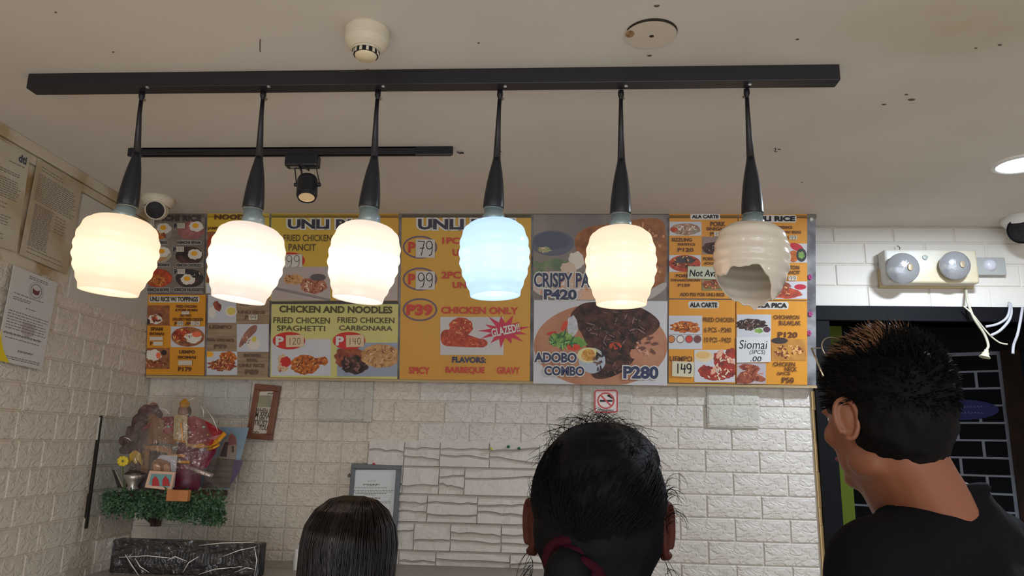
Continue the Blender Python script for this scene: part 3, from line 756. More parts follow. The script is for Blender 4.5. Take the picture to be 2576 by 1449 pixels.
for (t, x0, y0, x1, y1) in (('SISIG', 396, 607, 424, 614), ('KIMCHI SPAM', 448, 607, 507, 614), ('SIOMAI', 396, 663, 429, 670), ('KIMCHI CHORIZO', 446, 664, 510, 671), ('KIMCHI BOPIS', 366, 725, 428, 733), ('KIMCHI NUGGETS', 441, 725, 514, 733)):
    A.plate(x0-2, y0-2, x1+2, y1+2, mat('plate_grey', (170, 160, 150), .5)); A.text(t, x0, y0, x1, y1, MATS['print_charcoal'], .05)
for (x, y) in ((440, 562), (438, 621), (441, 677)):
    A.text('P', x, y, x+8, y+12, DK, .05, halo=.1); A.sticker(x+9, y, x+28, y+13, hw_('99'), wd=.7, inkm=M_GREYINK)
A.sticker(373, 554, 392, 570, hw_('99'), wd=.7, inkm=M_GREYINK)
# --- B toppings
Bp = Panel('menu_sign', 362, 741, 519, 943, PO, 'orange rice with toppings menu panel, lower left corner of the board')
Bp.plate(376, 745, 503, 761); Bp.text('UNLI RICE W/ TOPPINGS', 379, 747, 500, 758, mat('print_deepbrown', (74, 50, 34), .5), .04)
Bp.rect(363, 768, 428, 819, BRN); Bp.ell(392, 803, 18, 12, EW, jag=.1); Bp.ell(390, 802, 8, 7, RYO); Bp.ell(371, 809, 8, 8, SAU)
Bp.rect(431, 821, 517, 873, PL); Bp.ell(474, 847, 42, 25, BRN); Bp.ell(460, 842, 22, 16, CH2, jag=.1); Bp.ell(487, 850, 22, 13, EW, jag=.12, seed=4); Bp.ell(496, 841, 12, 7, RYO)
Bp.rect(364, 875, 428, 928, BRN); Bp.ell(388, 893, 20, 14, EW, jag=.12); Bp.ell(400, 894, 6, 8, RYO); Bp.ell(414, 887, 7, 7, SAU); Bp.ell(390, 917, 24, 7, MEAT2, jag=.1)
for (t, x0, y0, x1, y1) in (('FRIED CHICKEN', 445, 768, 497, 774), ('& PORK SIOMAI', 443, 777, 499, 783), ('OR TWO', 455, 791, 483, 797), ('UNLI SPICY FRIED CHICKEN', 436, 800, 513, 807), ('P', 441, 810, 448, 819), ('/P', 468, 810, 482, 819), ('SPAM', 381, 823, 412, 832), ('SIOMAI', 378, 836, 415, 843), ('P', 380, 860, 387, 868), ('LIEMPO', 453, 881, 493, 889), ('SIOMAI', 449, 895, 495, 902), ('P179', 450, 923, 484, 934)):
    Bp.text(t, x0, y0, x1, y1, DB, .04)
for (x0, y0, x1, y1, s_) in ((460, 783, 479, 791, None), (449, 808, 464, 819, '99'), (483, 808, 506, 819, '124'), (380, 847, 413, 856, None), (389, 859, 413, 869, '139'), (452, 906, 486, 918, None)):
    Bp.sticker(x0, y0, x1, y1, hw_(s_) if s_ and all(c in DG for c in s_) else None, wd=.7)
# --- C noodles
Cp = Panel('menu_sign', 518, 537, 679, 739, grad('noodle_yellow', (214, 174, 46), (206, 182, 70), .2), 'yellow noodles menu panel with photos, second column top of the board')
Cp.text('NOODLES', 541, 540, 652, 553, DB, .05); Cp.text('JAMPONG', 523, 571, 575, 580, DB, .03); Cp.text('CURRY', 636, 571, 672, 580, DB, .03)
Cp.rect(520, 583, 677, 711, BRN); Cp.ell(560, 612, 38, 26, CH2, jag=.05); Cp.ell(640, 612, 38, 26, mat('bowl_red', (150, 70, 56), .4)); Cp.ell(600, 665, 60, 30, NOO, jag=.06)
Cp.rect(520, 712, 677, 738, PL)
C2 = Panel('menu_sign', 520, 740, 680, 947, WC, 'brown wood-pattern rice meals menu panel, second column bottom of the board')
C2.rect(521, 741, 595, 812, PL); C2.ell(548, 770, 14, 9, MEAT2, jag=.15, rot=1); C2.ell(582, 783, 15, 13, EW, jag=.05); C2.ell(583, 783, 11, 9, mat('pale_yolk', (214, 196, 90), .5)); C2.ell(535, 786, 9, 14, EW)
C2.rect(597, 815, 677, 885, PL); C2.poly([(600, 872), (612, 842), (632, 820), (648, 816), (648, 832), (630, 848), (614, 866), (606, 874)], mat('bacon', (136, 84, 72), .6, noise=((170, 120, 104), 40, .2))); C2.ell(640, 864, 16, 16, EW, jag=.08, n=16); C2.ell(640, 853, 6, 7, MATS['pale_yolk'])
C2.rect(521, 884, 598, 943, PL); C2.ell(527, 891, 12, 7, YO); C2.ell(575, 898, 22, 14, CH, jag=.1); C2.ell(560, 918, 35, 15, mat('shredded_meat', (186, 92, 54), .6, noise=((120, 48, 30), 60, .2)), jag=.18, n=40)
for (t, x0, y0, x1, y1) in (('EGG', 605, 760, 650, 768), ('UNLI RICE', 600, 782, 668, 789), ('P', 618, 793, 626, 804), ('LIEMPO', 528, 818, 585, 827), ('EGG, UNLI RICE', 524, 852, 590, 860), ('P99', 540, 866, 572, 877), ('BOPIS', 615, 890, 658, 898), ('EGG,', 622, 902, 650, 911), ('UNLI RICE', 603, 915, 667, 923), ('P89', 618, 929, 652, 942)):
    C2.text(t, x0, y0, x1, y1, mat('print_faded', (104, 80, 62), .5), .045)
C2.sticker(628, 792, 650, 805, hw_('99'), wd=.8)
# --- D unli rice
Dp = Panel('menu_sign', 679, 537, 1004, 757, grad('rice_yellow', (206, 180, 66), (214, 160, 50), .42), 'yellow rice panel reading one piece fried chicken pancit with a 99 sticker')
Dp.text('UNLI RICE', 725, 552, 945, 576, DK, .04, halo=.13)
Dp.text('1PC FRIED CHICKEN', 683, 591, 835, 607, mat('print_olive', (92, 74, 36), .5), .01); Dp.text('PANCIT', 727, 614, 796, 631, MATS['print_olive'], .015)
Dp.text('1PC FRIED CHICKEN', 846, 591, 992, 607, MATS['print_olive'], .01)
Dp.ell(732, 656, 36, 21, mat('price_red', (206, 44, 40), .5), 'price_oval'); Dp.text('P', 703, 646, 716, 668, WH, .04); Dp.sticker(717, 640, 762, 673, hw_('99'), (722, 643, 757, 671), 1.6, mat('white_sticker', (214, 210, 200), .7), 1, M_GREYINK)
Dp.rect(683, 671, 832, 756, mat('photo_tabletop', (178, 164, 160), .5, noise=((192, 180, 172), 5, .2))); Dp.poly([(684, 720), (832, 752), (832, 758), (684, 727)], mat('table_edge', (140, 130, 130), .5))
Dp.ell(740, 703, 26, 13, NOO, jag=.1); Dp.ell(790, 718, 34, 21, mat('red_chicken', (166, 92, 76), .6, noise=((190, 130, 100), 50, .2)), jag=.08); Dp.ell(801, 698, 20, 9, mat('sauce_cup', (92, 84, 88), .4))
Dp.rect(846, 671, 1002, 756, MATS['photo_tabletop']); Dp.ell(930, 720, 50, 22, CH, jag=.1)
Dp.rect(681, 757, 1003, 763.5, mat('print_rule', (70, 62, 60), .5), 'rule')
D2 = Panel('menu_sign', 680, 757, 1003, 949, mat('print_cream', (206, 200, 124), .5), 'pale yellow chicken and noodles panel with spaghetti and carbonara', lift=.0)
D2.rect(681, 758, 1003, 765, MATS['print_rule'], 'rule'); D2.text('CHICKEN AND NOODLES', 704, 771, 988, 786, mat('print_ochre', (78, 66, 30), .5), .035)
for (t, x0, y0, x1, y1) in (('FRIED CHICKEN', 689, 799, 831, 813), ('SPAGHETTI', 698, 820, 819, 832), ('FRIED CHICKEN', 850, 799, 993, 812), ('CARBONARA', 854, 820, 988, 831)): D2.text(t, x0, y0, x1, y1, MATS['print_ochre'], .012)
D2.rect(684, 853, 833, 945, PL); D2.rect(849, 862, 1002, 947, mat('blue_grey_photo', (150, 158, 178), .5))
D2.ell(712, 905, 12, 14, mat('spaghetti', (222, 196, 160), .6, noise=((200, 150, 110), 60, .2)), jag=.1); D2.ell(712, 925, 14, 10, MATS['spaghetti'], jag=.1); D2.ell(720, 910, 14, 13, mat('red_sauce', (196, 40, 30), .5), jag=.1)
D2.ell(768, 917, 36, 25, CH, jag=.06, n=40); D2.ell(806, 908, 20, 9, CH, jag=.08); D2.ell(816, 908, 10, 11, CH, jag=.08)
D2.ell(882, 900, 40, 28, MEAT2, jag=.1); D2.ell(893, 918, 34, 23, MEAT, jag=.1); D2.ell(958, 895, 50, 30, NOO, jag=.04, n=40)
for (cx, s_) in ((728, '120'), (879, '140')):
    D2.ell(cx, 857, 41, 22, MATS['price_red'], 'price_oval'); D2.text('P', cx-33, 846, cx-12, 869, WH, .05)
    x0 = cx-7; D2.sticker(x0, 842, x0+45, 873, hw_(s_, .3), (x0+6, 850, x0+37, 866), 1.1, mat('cream_sticker', (218, 192, 158), .7), 1, M_INK)
# --- E orange
Ep = Panel('menu_sign', 1005, 540, 1337, 954, grad('amber_panel', (210, 150, 52), (212, 164, 48), .5, 'Y'), 'tall amber rice panel with circled prices, red chicken only line and glazed burst')
Ep.text('UNLI RICE', 1052, 551, 1295, 578, DK, .04, halo=.13)
PR = mat('ring_purple', (112, 90, 110), .5)
for (cy, s_) in ((622, '79'), (702, '99'), (779, None)):
    Ep.ring(1057, cy, 43.5, 29, 4.5, PR)
    if s_:
        Ep.text('P', 1027, cy-13, 1046, cy+14, RD, .04); Ep.sticker(1047, cy-19, 1095, cy+26, hw_(s_, .1), (1052, cy-15, 1091, cy+21), 2.0, mat('grey_sticker', (206, 204, 198), .7), -1)
    else: Ep.text('P39', 1023, 766, 1089, 794, RD, .05)
for (t, x0, y0, x1, y1) in (('1PC CHICKEN', 1113, 598, 1290, 614), ('UNLI RICE', 1139, 627, 1250, 644), ('2PC CHICKEN', 1111, 684, 1290, 701), ('UNLI RICE', 1139, 710, 1250, 725), ('CHICKEN ONLY', 1110, 773, 1304, 789)): Ep.text(t, x0, y0, x1, y1, RD, .035)
Ep.rect(1108, 797, 1267, 893, mat('photo_lilac', (196, 190, 192), .5, noise=((208, 206, 200), 5, .2)))
Ep.ell(1160, 822, 30, 24, CH2, jag=.06, n=40); Ep.poly([(1109, 827), (1150, 832), (1195, 848), (1225, 858), (1224, 872), (1190, 874), (1150, 872), (1109, 870)], CH2); Ep.ell(1210, 863, 17, 11, CH2)
pts = []
for k in range(26):
    a = -math.pi+k*math.pi/13; r_ = 1.0 if k % 2 == 0 else .5; j = [1, .82, 1.05, .9][(k//2) % 4]; pts.append((1268+66*r_*j*math.cos(a), 832+42*r_*j*math.sin(a)))
Ep.poly(pts, mat('burst_crimson', (196, 44, 74), .5), 'starburst'); Ep.text('GLAZED!!', 1236, 820, 1308, 841, WH, .03, rot=.22)
Ep.text('FLAVORS:', 1138, 898, 1223, 912, NV, .04)
for (t, x0, x1) in (('SPICY', 1029, 1082), ('BARBEQUE', 1121, 1220), ('GRAVY', 1250, 1308)): Ep.text(t, x0, 923, x1, 940, RD, .03)
# --- F posters
F1 = Panel('menu_poster', 1340, 540, 1678, 756, mat('smoky_photo', (112, 104, 106), .5, noise=((150, 138, 126), 6, .2)), 'crispy pork leg poster with large navy price lettering, above the adobo poster', 'poster', thick=.004, group='printed menu signs on the long board')
F1.ell(1390, 612, 55, 32, mat('slate_bowl', (84, 86, 104), .4)); F1.ell(1388, 606, 47, 22, mat('slate_bowl_in', (66, 70, 90), .4)); F1.ell(1370, 628, 17, 7, mat('herbs', (150, 160, 100), .6, noise=((190, 180, 140), 80)), jag=.2)
F1.poly([(1440, 600), (1470, 572), (1540, 562), (1600, 552), (1650, 548), (1677, 560), (1677, 720), (1640, 730), (1600, 715), (1520, 700), (1460, 660)], PAT)
F1.poly([(1600, 752), (1640, 726), (1677, 706), (1677, 724), (1650, 745), (1630, 755)], mat('plate_grey2', (176, 168, 160), .4))
for (x, y, r_) in ((1355, 668, .5), (1385, 660, -.3), (1400, 672, .2), (1350, 690, -.6), (1420, 664, .4)): F1.ell(x, y, 24, 8, mat('leaf_print', (98, 120, 92), .6, noise=((130, 146, 110), 30)), rot=r_, jag=.05)
F1.ell(1450, 655, 20, 22, EW, jag=.1); F1.ell(1430, 676, 20, 16, mat('garlic', (214, 190, 170), .6), jag=.1)
F1.poly([(1341, 690), (1390, 680), (1480, 690), (1600, 705), (1600, 754), (1341, 754)], mat('pale_ground', (196, 188, 184), .5, noise=((220, 170, 130), 8, .12)))
F1.text('CRISPY PATA', 1343, 687, 1524, 723, NV, .03, halo=.1); F1.text('P420', 1368, 728, 1451, 754, NV, .045, halo=.12)
F2 = Panel('menu_poster', 1341, 757, 1679, 965, mat('pale_poster', (202, 202, 206), .45), 'adobo combo poster with egg, salad and dark meat on a round board', 'poster', thick=.004, lift=.001, group='printed menu signs on the long board')
F2.ell(1511, 869, 168, 105, BOARD, n=48)
F2.poly([(1430, 795), (1455, 768), (1480, 759), (1560, 759), (1620, 775), (1665, 810), (1650, 835), (1605, 865), (1600, 900), (1570, 935), (1520, 955), (1485, 950), (1480, 900), (1470, 850), (1450, 820)], MEAT)
F2.ell(1630, 860, 30, 14, mat('ham_pink', (190, 130, 104), .6), rot=-.5); F2.ell(1600, 890, 16, 14, MATS['ham_pink'], jag=.1); F2.ell(1548, 870, 16, 9, CH2)
F2.ell(1440, 820, 14, 26, mat('radish', (176, 178, 186), .5, noise=((206, 206, 210), 80)), jag=.08); F2.ell(1420, 820, 6, 14, TOM, rot=.5); F2.ell(1388, 838, 13, 4, mat('chili', (196, 40, 46), .5), rot=-.2)
F2.ell(1415, 855, 32, 20, GRN, jag=.15); F2.ell(1450, 862, 26, 14, mat('lettuce', (130, 170, 80), .6, noise=((80, 140, 70), 60)), jag=.15); F2.ell(1443, 873, 18, 9, TOM, jag=.1)
F2.ell(1489, 907, 34, 32, mat('egg_grey', (176, 186, 196), .5), jag=.02); F2.ell(1480, 893, 28, 19, mat('egg_half', (220, 208, 150), .5)); F2.ell(1480, 893, 17, 15, mat('boiled_yolk', (226, 176, 84), .6, noise=((190, 130, 60), 60)))
F2.text('ADOBO', 1344, 887, 1451, 911, NV, .04, halo=.12); F2.text('COMBO', 1369, 921, 1470, 944, NV, .04, halo=.12); F2.text('P280', 1567, 921, 1656, 952, NV, .045, halo=.11)
# --- right panels
G1 = Panel('menu_sign', 1682, 537, 1856, 751, PO, 'orange ala carte panel with pork dishes and a handwritten white slip')
G1.plate(1736, 539, 1811, 553); G1.text('ALA CARTE', 1740, 541, 1807, 550, M_INK, .04)
HR = [('PORK', 1786, 558, 1825, 570), ('SINIGANG', 1776, 572, 1837, 580), ('P', 1786, 584, 1794, 594), ('SIZZLING', 1689, 599, 1740, 608), ('SISIG', 1704, 612, 1748, 618), ('P120', 1704, 624, 1744, 634), ('PORK', 1768, 647, 1796, 656), ('ADOBO', 1770, 659, 1808, 666), ('PORK', 1700, 690, 1734, 698), ('DINAKDAKAN', 1687, 702, 1761, 708), ('P159', 1705, 714, 1735, 722), ('ADD P25 FOR UNLI RICE', 1710, 737, 1822, 745)]
for t_ in HR: G1.text(*t_, DB, .035)
G1.rect(1684, 558, 1764, 593, PL); G1.ell(1724, 577, 38, 15, mat('soup', (190, 160, 136), .5, noise=((150, 110, 90), 60)), jag=.05); G1.ell(1695, 578, 10, 6, CH2); G1.ell(1712, 574, 10, 6, EW); G1.ell(1745, 580, 12, 7, mat('radish2', (150, 140, 120), .5))
G1.rect(1766, 596, 1850, 640, mat('grey_photo', (140, 120, 110), .5)); G1.ell(1805, 625, 40, 17, MEAT, jag=.05)
G1.rect(1683, 642, 1763, 684, PL); G1.ell(1722, 663, 40, 21, CH2); G1.ell(1722, 655, 25, 11, mat('adobo_dark', (70, 60, 58), .5)); G1.ell(1722, 668, 22, 7, MEAT2, jag=.1)
G1.rect(1765, 702, 1850, 731, mat('plate_green', (160, 140, 104), .6, noise=((110, 120, 70), 50))); G1.ell(1792, 716, 26, 12, MEAT2, jag=.1)
G1.sticker(1795, 583, 1822, 595, hw_('150'), wd=.8)
G1.sticker(1729, 672, 1822, 701, None, m=mat('green_slip', (196, 200, 178), .7), sk=-2, text=[('Not Avail', 1733, 679, 1812, 696, .02)])
G2 = Panel('menu_sign', 1857, 537, 2030, 755, PO, 'orange rice panel in the top right corner of the board behind the broken lamp')
G2.plate(1880, 541, 2003, 560); G2.text('UNLI RICE', 1884, 544, 1999, 557, M_INK, .05)
for t_ in (('SISIG', 1954, 569, 1992, 576), ('W/ EGG', 1972, 581, 2014, 588), ('P', 1973, 595, 1981, 603), ('CANTON', 1960, 668, 2010, 678), ('PANCIT', 1972, 681, 2012, 690), ('P', 1968, 696, 1976, 704)): G2.text(*t_, DB, .04)
G2.sticker(1984, 593, 2004, 603, hw_('99'), wd=.7); G2.sticker(1982, 694, 2003, 706, hw_('99'), wd=.8)
G2.rect(1859, 567, 1940, 612, PL); G2.ell(1900, 590, 34, 16, MEAT2, jag=.1)
G2.rect(1950, 613, 2029, 661, PL); G2.ell(2003, 622, 18, 9, mat('red_pepper', (190, 36, 46), .5), rot=.4); G2.ell(1995, 645, 13, 15, CH); G2.ell(2015, 642, 13, 17, mat('black_bowl', (40, 40, 40), .4)); G2.ell(2015, 642, 8, 9, GRN, jag=.2)
G2.rect(1930, 708, 2029, 752, PL); G2.ell(1975, 738, 42, 13, CH2, jag=.1); G2.ell(2012, 722, 15, 7, mat('red_dip', (186, 24, 50), .4)); G2.ell(1965, 718, 24, 9, MEAT2, jag=.1)
G3 = Panel('menu_sign', 1681, 754, 1850, 963, PO, 'orange ala carte panel with fried chicken price list and a 149 sticker')
G3.plate(1731, 758, 1808, 776); G3.text('ALA CARTE', 1735, 761, 1804, 773, M_INK, .04)
for t_ in (('FRIED CHICKEN', 1768, 799, 1846, 810), ('6 PCS - P240', 1771, 824, 1839, 836), ('10 PCS - P420', 1771, 849, 1838, 861), ('LIEMPO', 1684, 896, 1741, 909)): G3.text(*t_, DB, .02)
G3.rect(1681, 794, 1766, 878, PL); G3.ell(1722, 822, 36, 15, CH, jag=.15, n=40); G3.ell(1745, 828, 15, 9, CH, jag=.1); G3.rect(1682, 841, 1766, 842.5, mat('thin_line', (150, 140, 140), .5), 'rule')
for k, (x, c_) in enumerate(((1688, (196, 120, 50)), (1711, (222, 218, 210)), (1733, (200, 50, 36)), (1754, (110, 52, 52)))):
    G3.ell(x, 853, 10, 10, mat('dip_rim', (110, 84, 76), .4)); G3.ell(x, 853, 8, 8, mat('dip_%d' % k, c_, .4))
G3.rect(1746, 880, 1848, 961, PL); G3.ell(1770, 896, 24, 14, mat('rice_bowl', (220, 200, 160), .5)); G3.ell(1768, 893, 18, 9, mat('broth', (216, 178, 112), .5))
for (x, y, rx, ry, r_) in ((1775, 935, 20, 16, .4), (1800, 945, 30, 12, 0), (1830, 930, 22, 20, .3), (1812, 905, 18, 22, -.4), (1838, 890, 16, 14, 0)): G3.ell(x, y, rx, ry, mat('bbq_red', (186, 62, 34), .5, noise=((110, 36, 34), 50, .2)), jag=.12, rot=r_, seed=int(x))
for (x, y, r_) in ((1797, 930, -.9), (1810, 890, -1.0), (1835, 905, .6)): G3.ell(x, y, 14, 6, mat('bbq_light', (220, 166, 140), .5), rot=r_)
G3.sticker(1690, 910, 1745, 946, hw_('149', .12), (1698, 915, 1739, 938), 3.0, mat('ivory_sticker', (212, 206, 178), .7), -2)
G4 = Panel('menu_sign', 1851, 757, 2030, 966, PO, 'orange pica pica panel with a handwritten siomai slip, lower right corner of the board')
G4.plate(1894, 759, 1983, 778); G4.text('PICA PICA', 1898, 762, 1979, 774, M_INK, .05)
for t_ in (('CHICHARON', 1945, 793, 2010, 803), ('BULAKLAK', 1959, 807, 2014, 818), ('P120', 1956, 835, 2005, 849), ('CHICKEN', 1944, 911, 1999, 921), ('NECK', 1973, 923, 2004, 934), ('5PCS', 1954, 936, 1987, 943), ('P50', 1966, 949, 1996, 963)): G4.text(*t_, DB, .03)
G4.rect(1853, 791, 1939, 848, PL); G4.ell(1888, 816, 40, 15, MEAT, jag=.15, n=40); G4.ell(1912, 833, 18, 9, mat('bowl_w', (206, 206, 204), .4)); G4.ell(1908, 832, 11, 6, GRN, jag=.2); G4.ell(1928, 829, 9, 7, mat('purple', (84, 46, 60), .5))
G4.rect(1940, 853, 2027, 907, mat('chips', (204, 148, 60), .6, noise=((150, 92, 40), 24, .2))); G4.ell(1960, 857, 21, 8, SAU)
G4.rect(1853, 913, 1926, 965, mat('photo_lav', (180, 172, 178), .5))
for (x, y, r_) in ((1885, 925, .1), (1880, 941, -.2), (1900, 950, .2), (1870, 956, 0)): G4.ell(x, y, 26, 9, MEAT2, jag=.1, rot=r_, seed=int(y))
G4.sticker(1851, 846, 1937, 912, None, m=mat('white_slip', (214, 216, 216), .7), sk=2, text=[('Siomai', 1858, 856, 1929, 877, 0.0), ('(5PCS)', 1884, 880, 1923, 893, .0), ('.00', 1886, 896, 1914, 909, .01)])

SL = mat('sp_light', (226, 170, 104), .5); SDK = mat('sp_dark', (110, 50, 24), .5); SGR = mat('sp_grey', (150, 134, 126), .5); SBK = mat('sp_black', (34, 24, 26), .5); SRD = mat('sp_red', (176, 44, 34), .5); SW = mat('sp_pale', (232, 208, 180), .5)
D2.sprinkle(768, 917, 34, 23, 60, [SL, SDK], 3); D2.sprinkle(806, 908, 18, 8, 18, [SL, SDK], 2.4); D2.sprinkle(712, 925, 14, 12, 14, [SW, SRD], 3.5, asp=.25); D2.sprinkle(958, 895, 46, 28, 60, [SW, SDK], 6, asp=.14)
D2.sprinkle(890, 915, 34, 25, 40, [SBK, mat('sp_mauve', (132, 88, 80), .5)], 5)
Ep.sprinkle(1160, 822, 28, 22, 50, [SL, SRD], 3); Ep.sprinkle(1150, 852, 40, 16, 34, [mat('sp_orange', (222, 112, 70), .5), SRD], 5, asp=.25); Ep.sprinkle(1200, 862, 24, 9, 20, [MATS['sp_orange'], SRD], 4, asp=.3)
F1.sprinkle(1590, 600, 88, 42, 130, [mat('sp_cr1', (206, 146, 100), .5), mat('sp_cr2', (140, 92, 60), .5)], 7); F1.sprinkle(1580, 670, 90, 34, 80, [MATS['sp_cr1'], MATS['sp_cr2']], 9, asp=.3)
F1.sprinkle(1420, 728, 74, 22, 40, [mat('sp_carrot', (226, 150, 100), .5), mat('sp_cream', (222, 214, 206), .5)], 6); F1.sprinkle(1372, 628, 20, 8, 14, [mat('sp_green', (130, 156, 90), .5), SW], 3)
F2.sprinkle(1540, 820, 84, 50, 70, [mat('sp_meat', (128, 100, 96), .5), SBK], 11, asp=.16); F2.sprinkle(1540, 905, 50, 42, 50, [mat('sp_meat3', (110, 70, 60), .5), SBK], 8, asp=.3)
F2.sprinkle(1415, 855, 34, 22, 44, [mat('sp_leaf', (150, 190, 110), .5), mat('sp_leaf2', (40, 100, 60), .5)], 9, asp=.18); F2.sprinkle(1480, 893, 15, 13, 14, [SL, mat('sp_yolk', (190, 130, 56), .5)], 4)
F2.sprinkle(1625, 872, 30, 26, 26, [mat('sp_ham', (210, 160, 136), .5), MATS['sp_meat3']], 8, asp=.35)
C2.sprinkle(560, 918, 34, 15, 50, [SL, SDK], 6, asp=.18); C2.sprinkle(575, 898, 20, 12, 20, [SL, SDK], 3); C2.sprinkle(622, 850, 16, 16, 14, [SW, SDK], 4, asp=.25)
G3.sprinkle(1722, 822, 34, 13, 40, [SL, SDK], 3.5); G3.sprinkle(1805, 935, 38, 22, 36, [SRD, SW], 5, asp=.35); G3.sprinkle(1825, 900, 20, 14, 20, [SRD, SW], 5, asp=.35)
G4.sprinkle(1888, 816, 36, 13, 40, [SGR, SBK], 3.5); G4.sprinkle(1984, 885, 40, 18, 50, [SL, SDK], 5, asp=.5); G4.sprinkle(1888, 940, 30, 20, 24, [mat('sp_neck', (206, 130, 100), .5), SDK], 5, asp=.3)
G1.sprinkle(1805, 625, 38, 14, 30, [SGR, SBK], 4, asp=.3); G1.sprinkle(1724, 577, 34, 12, 24, [SW, mat('sp_soup', (140, 104, 84), .5)], 4); G1.sprinkle(1722, 660, 34, 16, 22, [SL, SBK], 4, asp=.4); G1.sprinkle(1792, 716, 24, 10, 20, [SL, mat('sp_herb', (110, 130, 70), .5)], 3)
G2.sprinkle(1965, 730, 30, 18, 26, [SL, SDK], 5, asp=.3); A.sprinkle(398, 590, 26, 14, 20, [SL, SDK], 4, asp=.3); A.sprinkle(400, 706, 28, 14, 24, [SL, SDK], 5, asp=.2); A.sprinkle(490, 690, 24, 10, 12, [SW, SBK], 4, asp=.3)
Bp.sprinkle(396, 790, 28, 20, 20, [SDK, mat('sp_mv', (150, 90, 70), .5)], 6, asp=.4); Bp.sprinkle(460, 845, 26, 18, 22, [SL, SDK], 5, asp=.3); Bp.sprinkle(392, 915, 30, 8, 16, [SL, SDK], 4, asp=.3)
Dp.sprinkle(740, 703, 24, 12, 26, [SL, SDK], 4, asp=.25); Dp.sprinkle(790, 720, 32, 18, 30, [SW, SDK], 4, asp=.4)
# ================================================================ CEILING DEVICES
# smoke detector
sc_ = on_z(917, 52); sd_ = on_z(917, 52)
pA, pB = on_z(862, 62), on_z(976, 62); R = (pB.x-pA.x)/2*.98
o = empty('smoke_detector', Vector(((pA.x+pB.x)/2, on_z(917, 75).y, CEIL)), 'round ivory smoke detector on the ceiling above the long rail', 'smoke detector')
obj('base', G().lathe([(R*.96, 0), (R*1.0, -.004), (R*1.0, -.017), (R*.97, -.019), (.0001, -.019)], 40), M_WHITEPL, o, smooth=False)
g = G().lathe([(R*.99, -.019), (R*.99, -.026), (R*.86, -.036), (R*.68, -.042), (R*.62, -.042), (R*.62, -.046)], 40)
obj('housing', g, M_WHITEPL, o, smooth=False)
obj('cap', G().lathe([(R*.5, -.046), (R*.5, -.054), (R*.44, -.058), (.0001, -.059)], 32), mat('cap_cream', (230, 214, 178), .4), o, smooth=True)
for k in range(12):
    a = k*math.pi/6+.1; g = G().box(-.0062, -.0012, -.0535, .0062, .0012, -.046, Matrix.Rotation(a, 4, 'Z') @ Matrix.Translation((0, -R*.515, 0)))
    obj('vent_slot', g, mat('vent_black', (14, 14, 16), .8), o)
for k in range(12):
    a = (k+.5)*math.pi/6+.1; g = G().box(-.0025, -.002, -.0535, .0025, .002, -.042, Matrix.Rotation(a, 4, 'Z') @ Matrix.Translation((0, -R*.53, 0))); obj('rib', g, M_WHITEPL, o)
# round blanking plate
pA, pB = on_z(1573, 90), on_z(1704, 80); cc = on_z(1637, 84); R = (pB-pA).length/2
o = empty('round_cover_plate', Vector((cc.x, cc.y, CEIL)), 'flat round white blanking plate with a centre hole on the ceiling', 'cover plate')
obj('plate', G().lathe([(R, -.0005), (R, -.0035), (.0001, -.004)], 48), mat('cover_paint', (208, 196, 178), .7), o)
vs = []; fs = []
for k in range(30):
    a = math.radians(-128+k*4.2); w_ = .0028*math.sin(math.pi*k/29)+.0008; vs += [(R*math.cos(a), R*math.sin(a), -.0046), ((R+w_)*math.cos(a), (R+w_)*math.sin(a), -.0046), ]
g = G()
for k in range(30):
    a = math.radians(-20-k*4.3); w_ = .0024*math.sin(math.pi*k/29)+.0004; p0 = vs
g = G(); gv = []
for k in range(31):
    a = math.radians(200+k*5.4); w_ = .0026*math.sin(math.pi*k/30)+.0003; gv += [((R)*math.cos(a), -(R)*math.sin(a)*1., -.0042), ((R+w_)*math.cos(a), -(R+w_)*math.sin(a), -.0008)]
g.add([(x, -y, z) for x, y, z in gv], [(2*k, 2*k+1, 2*k+3, 2*k+2) for k in range(30)]); obj('gap', g, mat('gap_dark', (40, 30, 24), .9), o)
obj('centre_hole', G().lathe([(.0045, -.0042), (.0001, -.0052)], 12, Matrix.Translation((.002, .003, 0))), MATS['gap_dark'], o)
obj('stain', G().lathe([(.012, -.0041), (.0001, -.0043)], 10, Matrix.Translation((-R*.82, -.005, 0)) @ Matrix.Diagonal((.7, 1, 1, 1))), mat('rust', (176, 146, 104), .8, noise=((120, 84, 50), 90)), o)
# screw heads, nail holes and a small hook in the ceiling
for (x, y, r_) in ((1652, 14, .004), (1634, 139, .0038), (1204, 107, .002), (1960, 375, .0035), (2224, 262, .004), (2293, 250, .006), (2280, 237, .003), (2455, 120, .002), (2515, 112, .003), (1258, 381, .004), (925, 175, .004), (140, 30, .002), (285, 130, .002), (2006, 98, .0025), (2018, 458, .0015)):
    P = on_z(x, y)
    link('nail_hole', G().lathe([(r_, -.0004), (r_*.8, -.0018), (.0001, -.002)], 9, Matrix.Diagonal((1.3, .7, 1, 1))).mesh('nail_hole', mat('hole_brown', (92, 76, 62), .8)), ceiling, Matrix.Translation(P))
P = on_z(655, 99); link('hook', G().tube([(0, 0, 0), (0, 0, -.006), (.001, .001, -.022), (.002, .002, -.026)], .0012, 6).mesh('hook', mat('rusty', (84, 66, 50), .7)), ceiling, Matrix.Translation(P))
P = on_z(1157, 381); link('cable_stub', G().tube([(-.008, 0, -.001), (0, .002, -.005), (.008, -.002, -.004), (.002, .004, -.003), (-.004, .006, -.002), (.01, .008, -.002)], .0016, 6).mesh('cable_stub', M_BLACKMETAL), ceiling, Matrix.Translation(P))
P = on_z(1950, 372); link('cable_stub', G().tube([(0, 0, 0), (.001, 0, -.006), (-.003, 0, -.01), (.004, 0, -.011)], .0012, 6).mesh('cable_stub', M_BLACKMETAL), ceiling, Matrix.Translation(P))
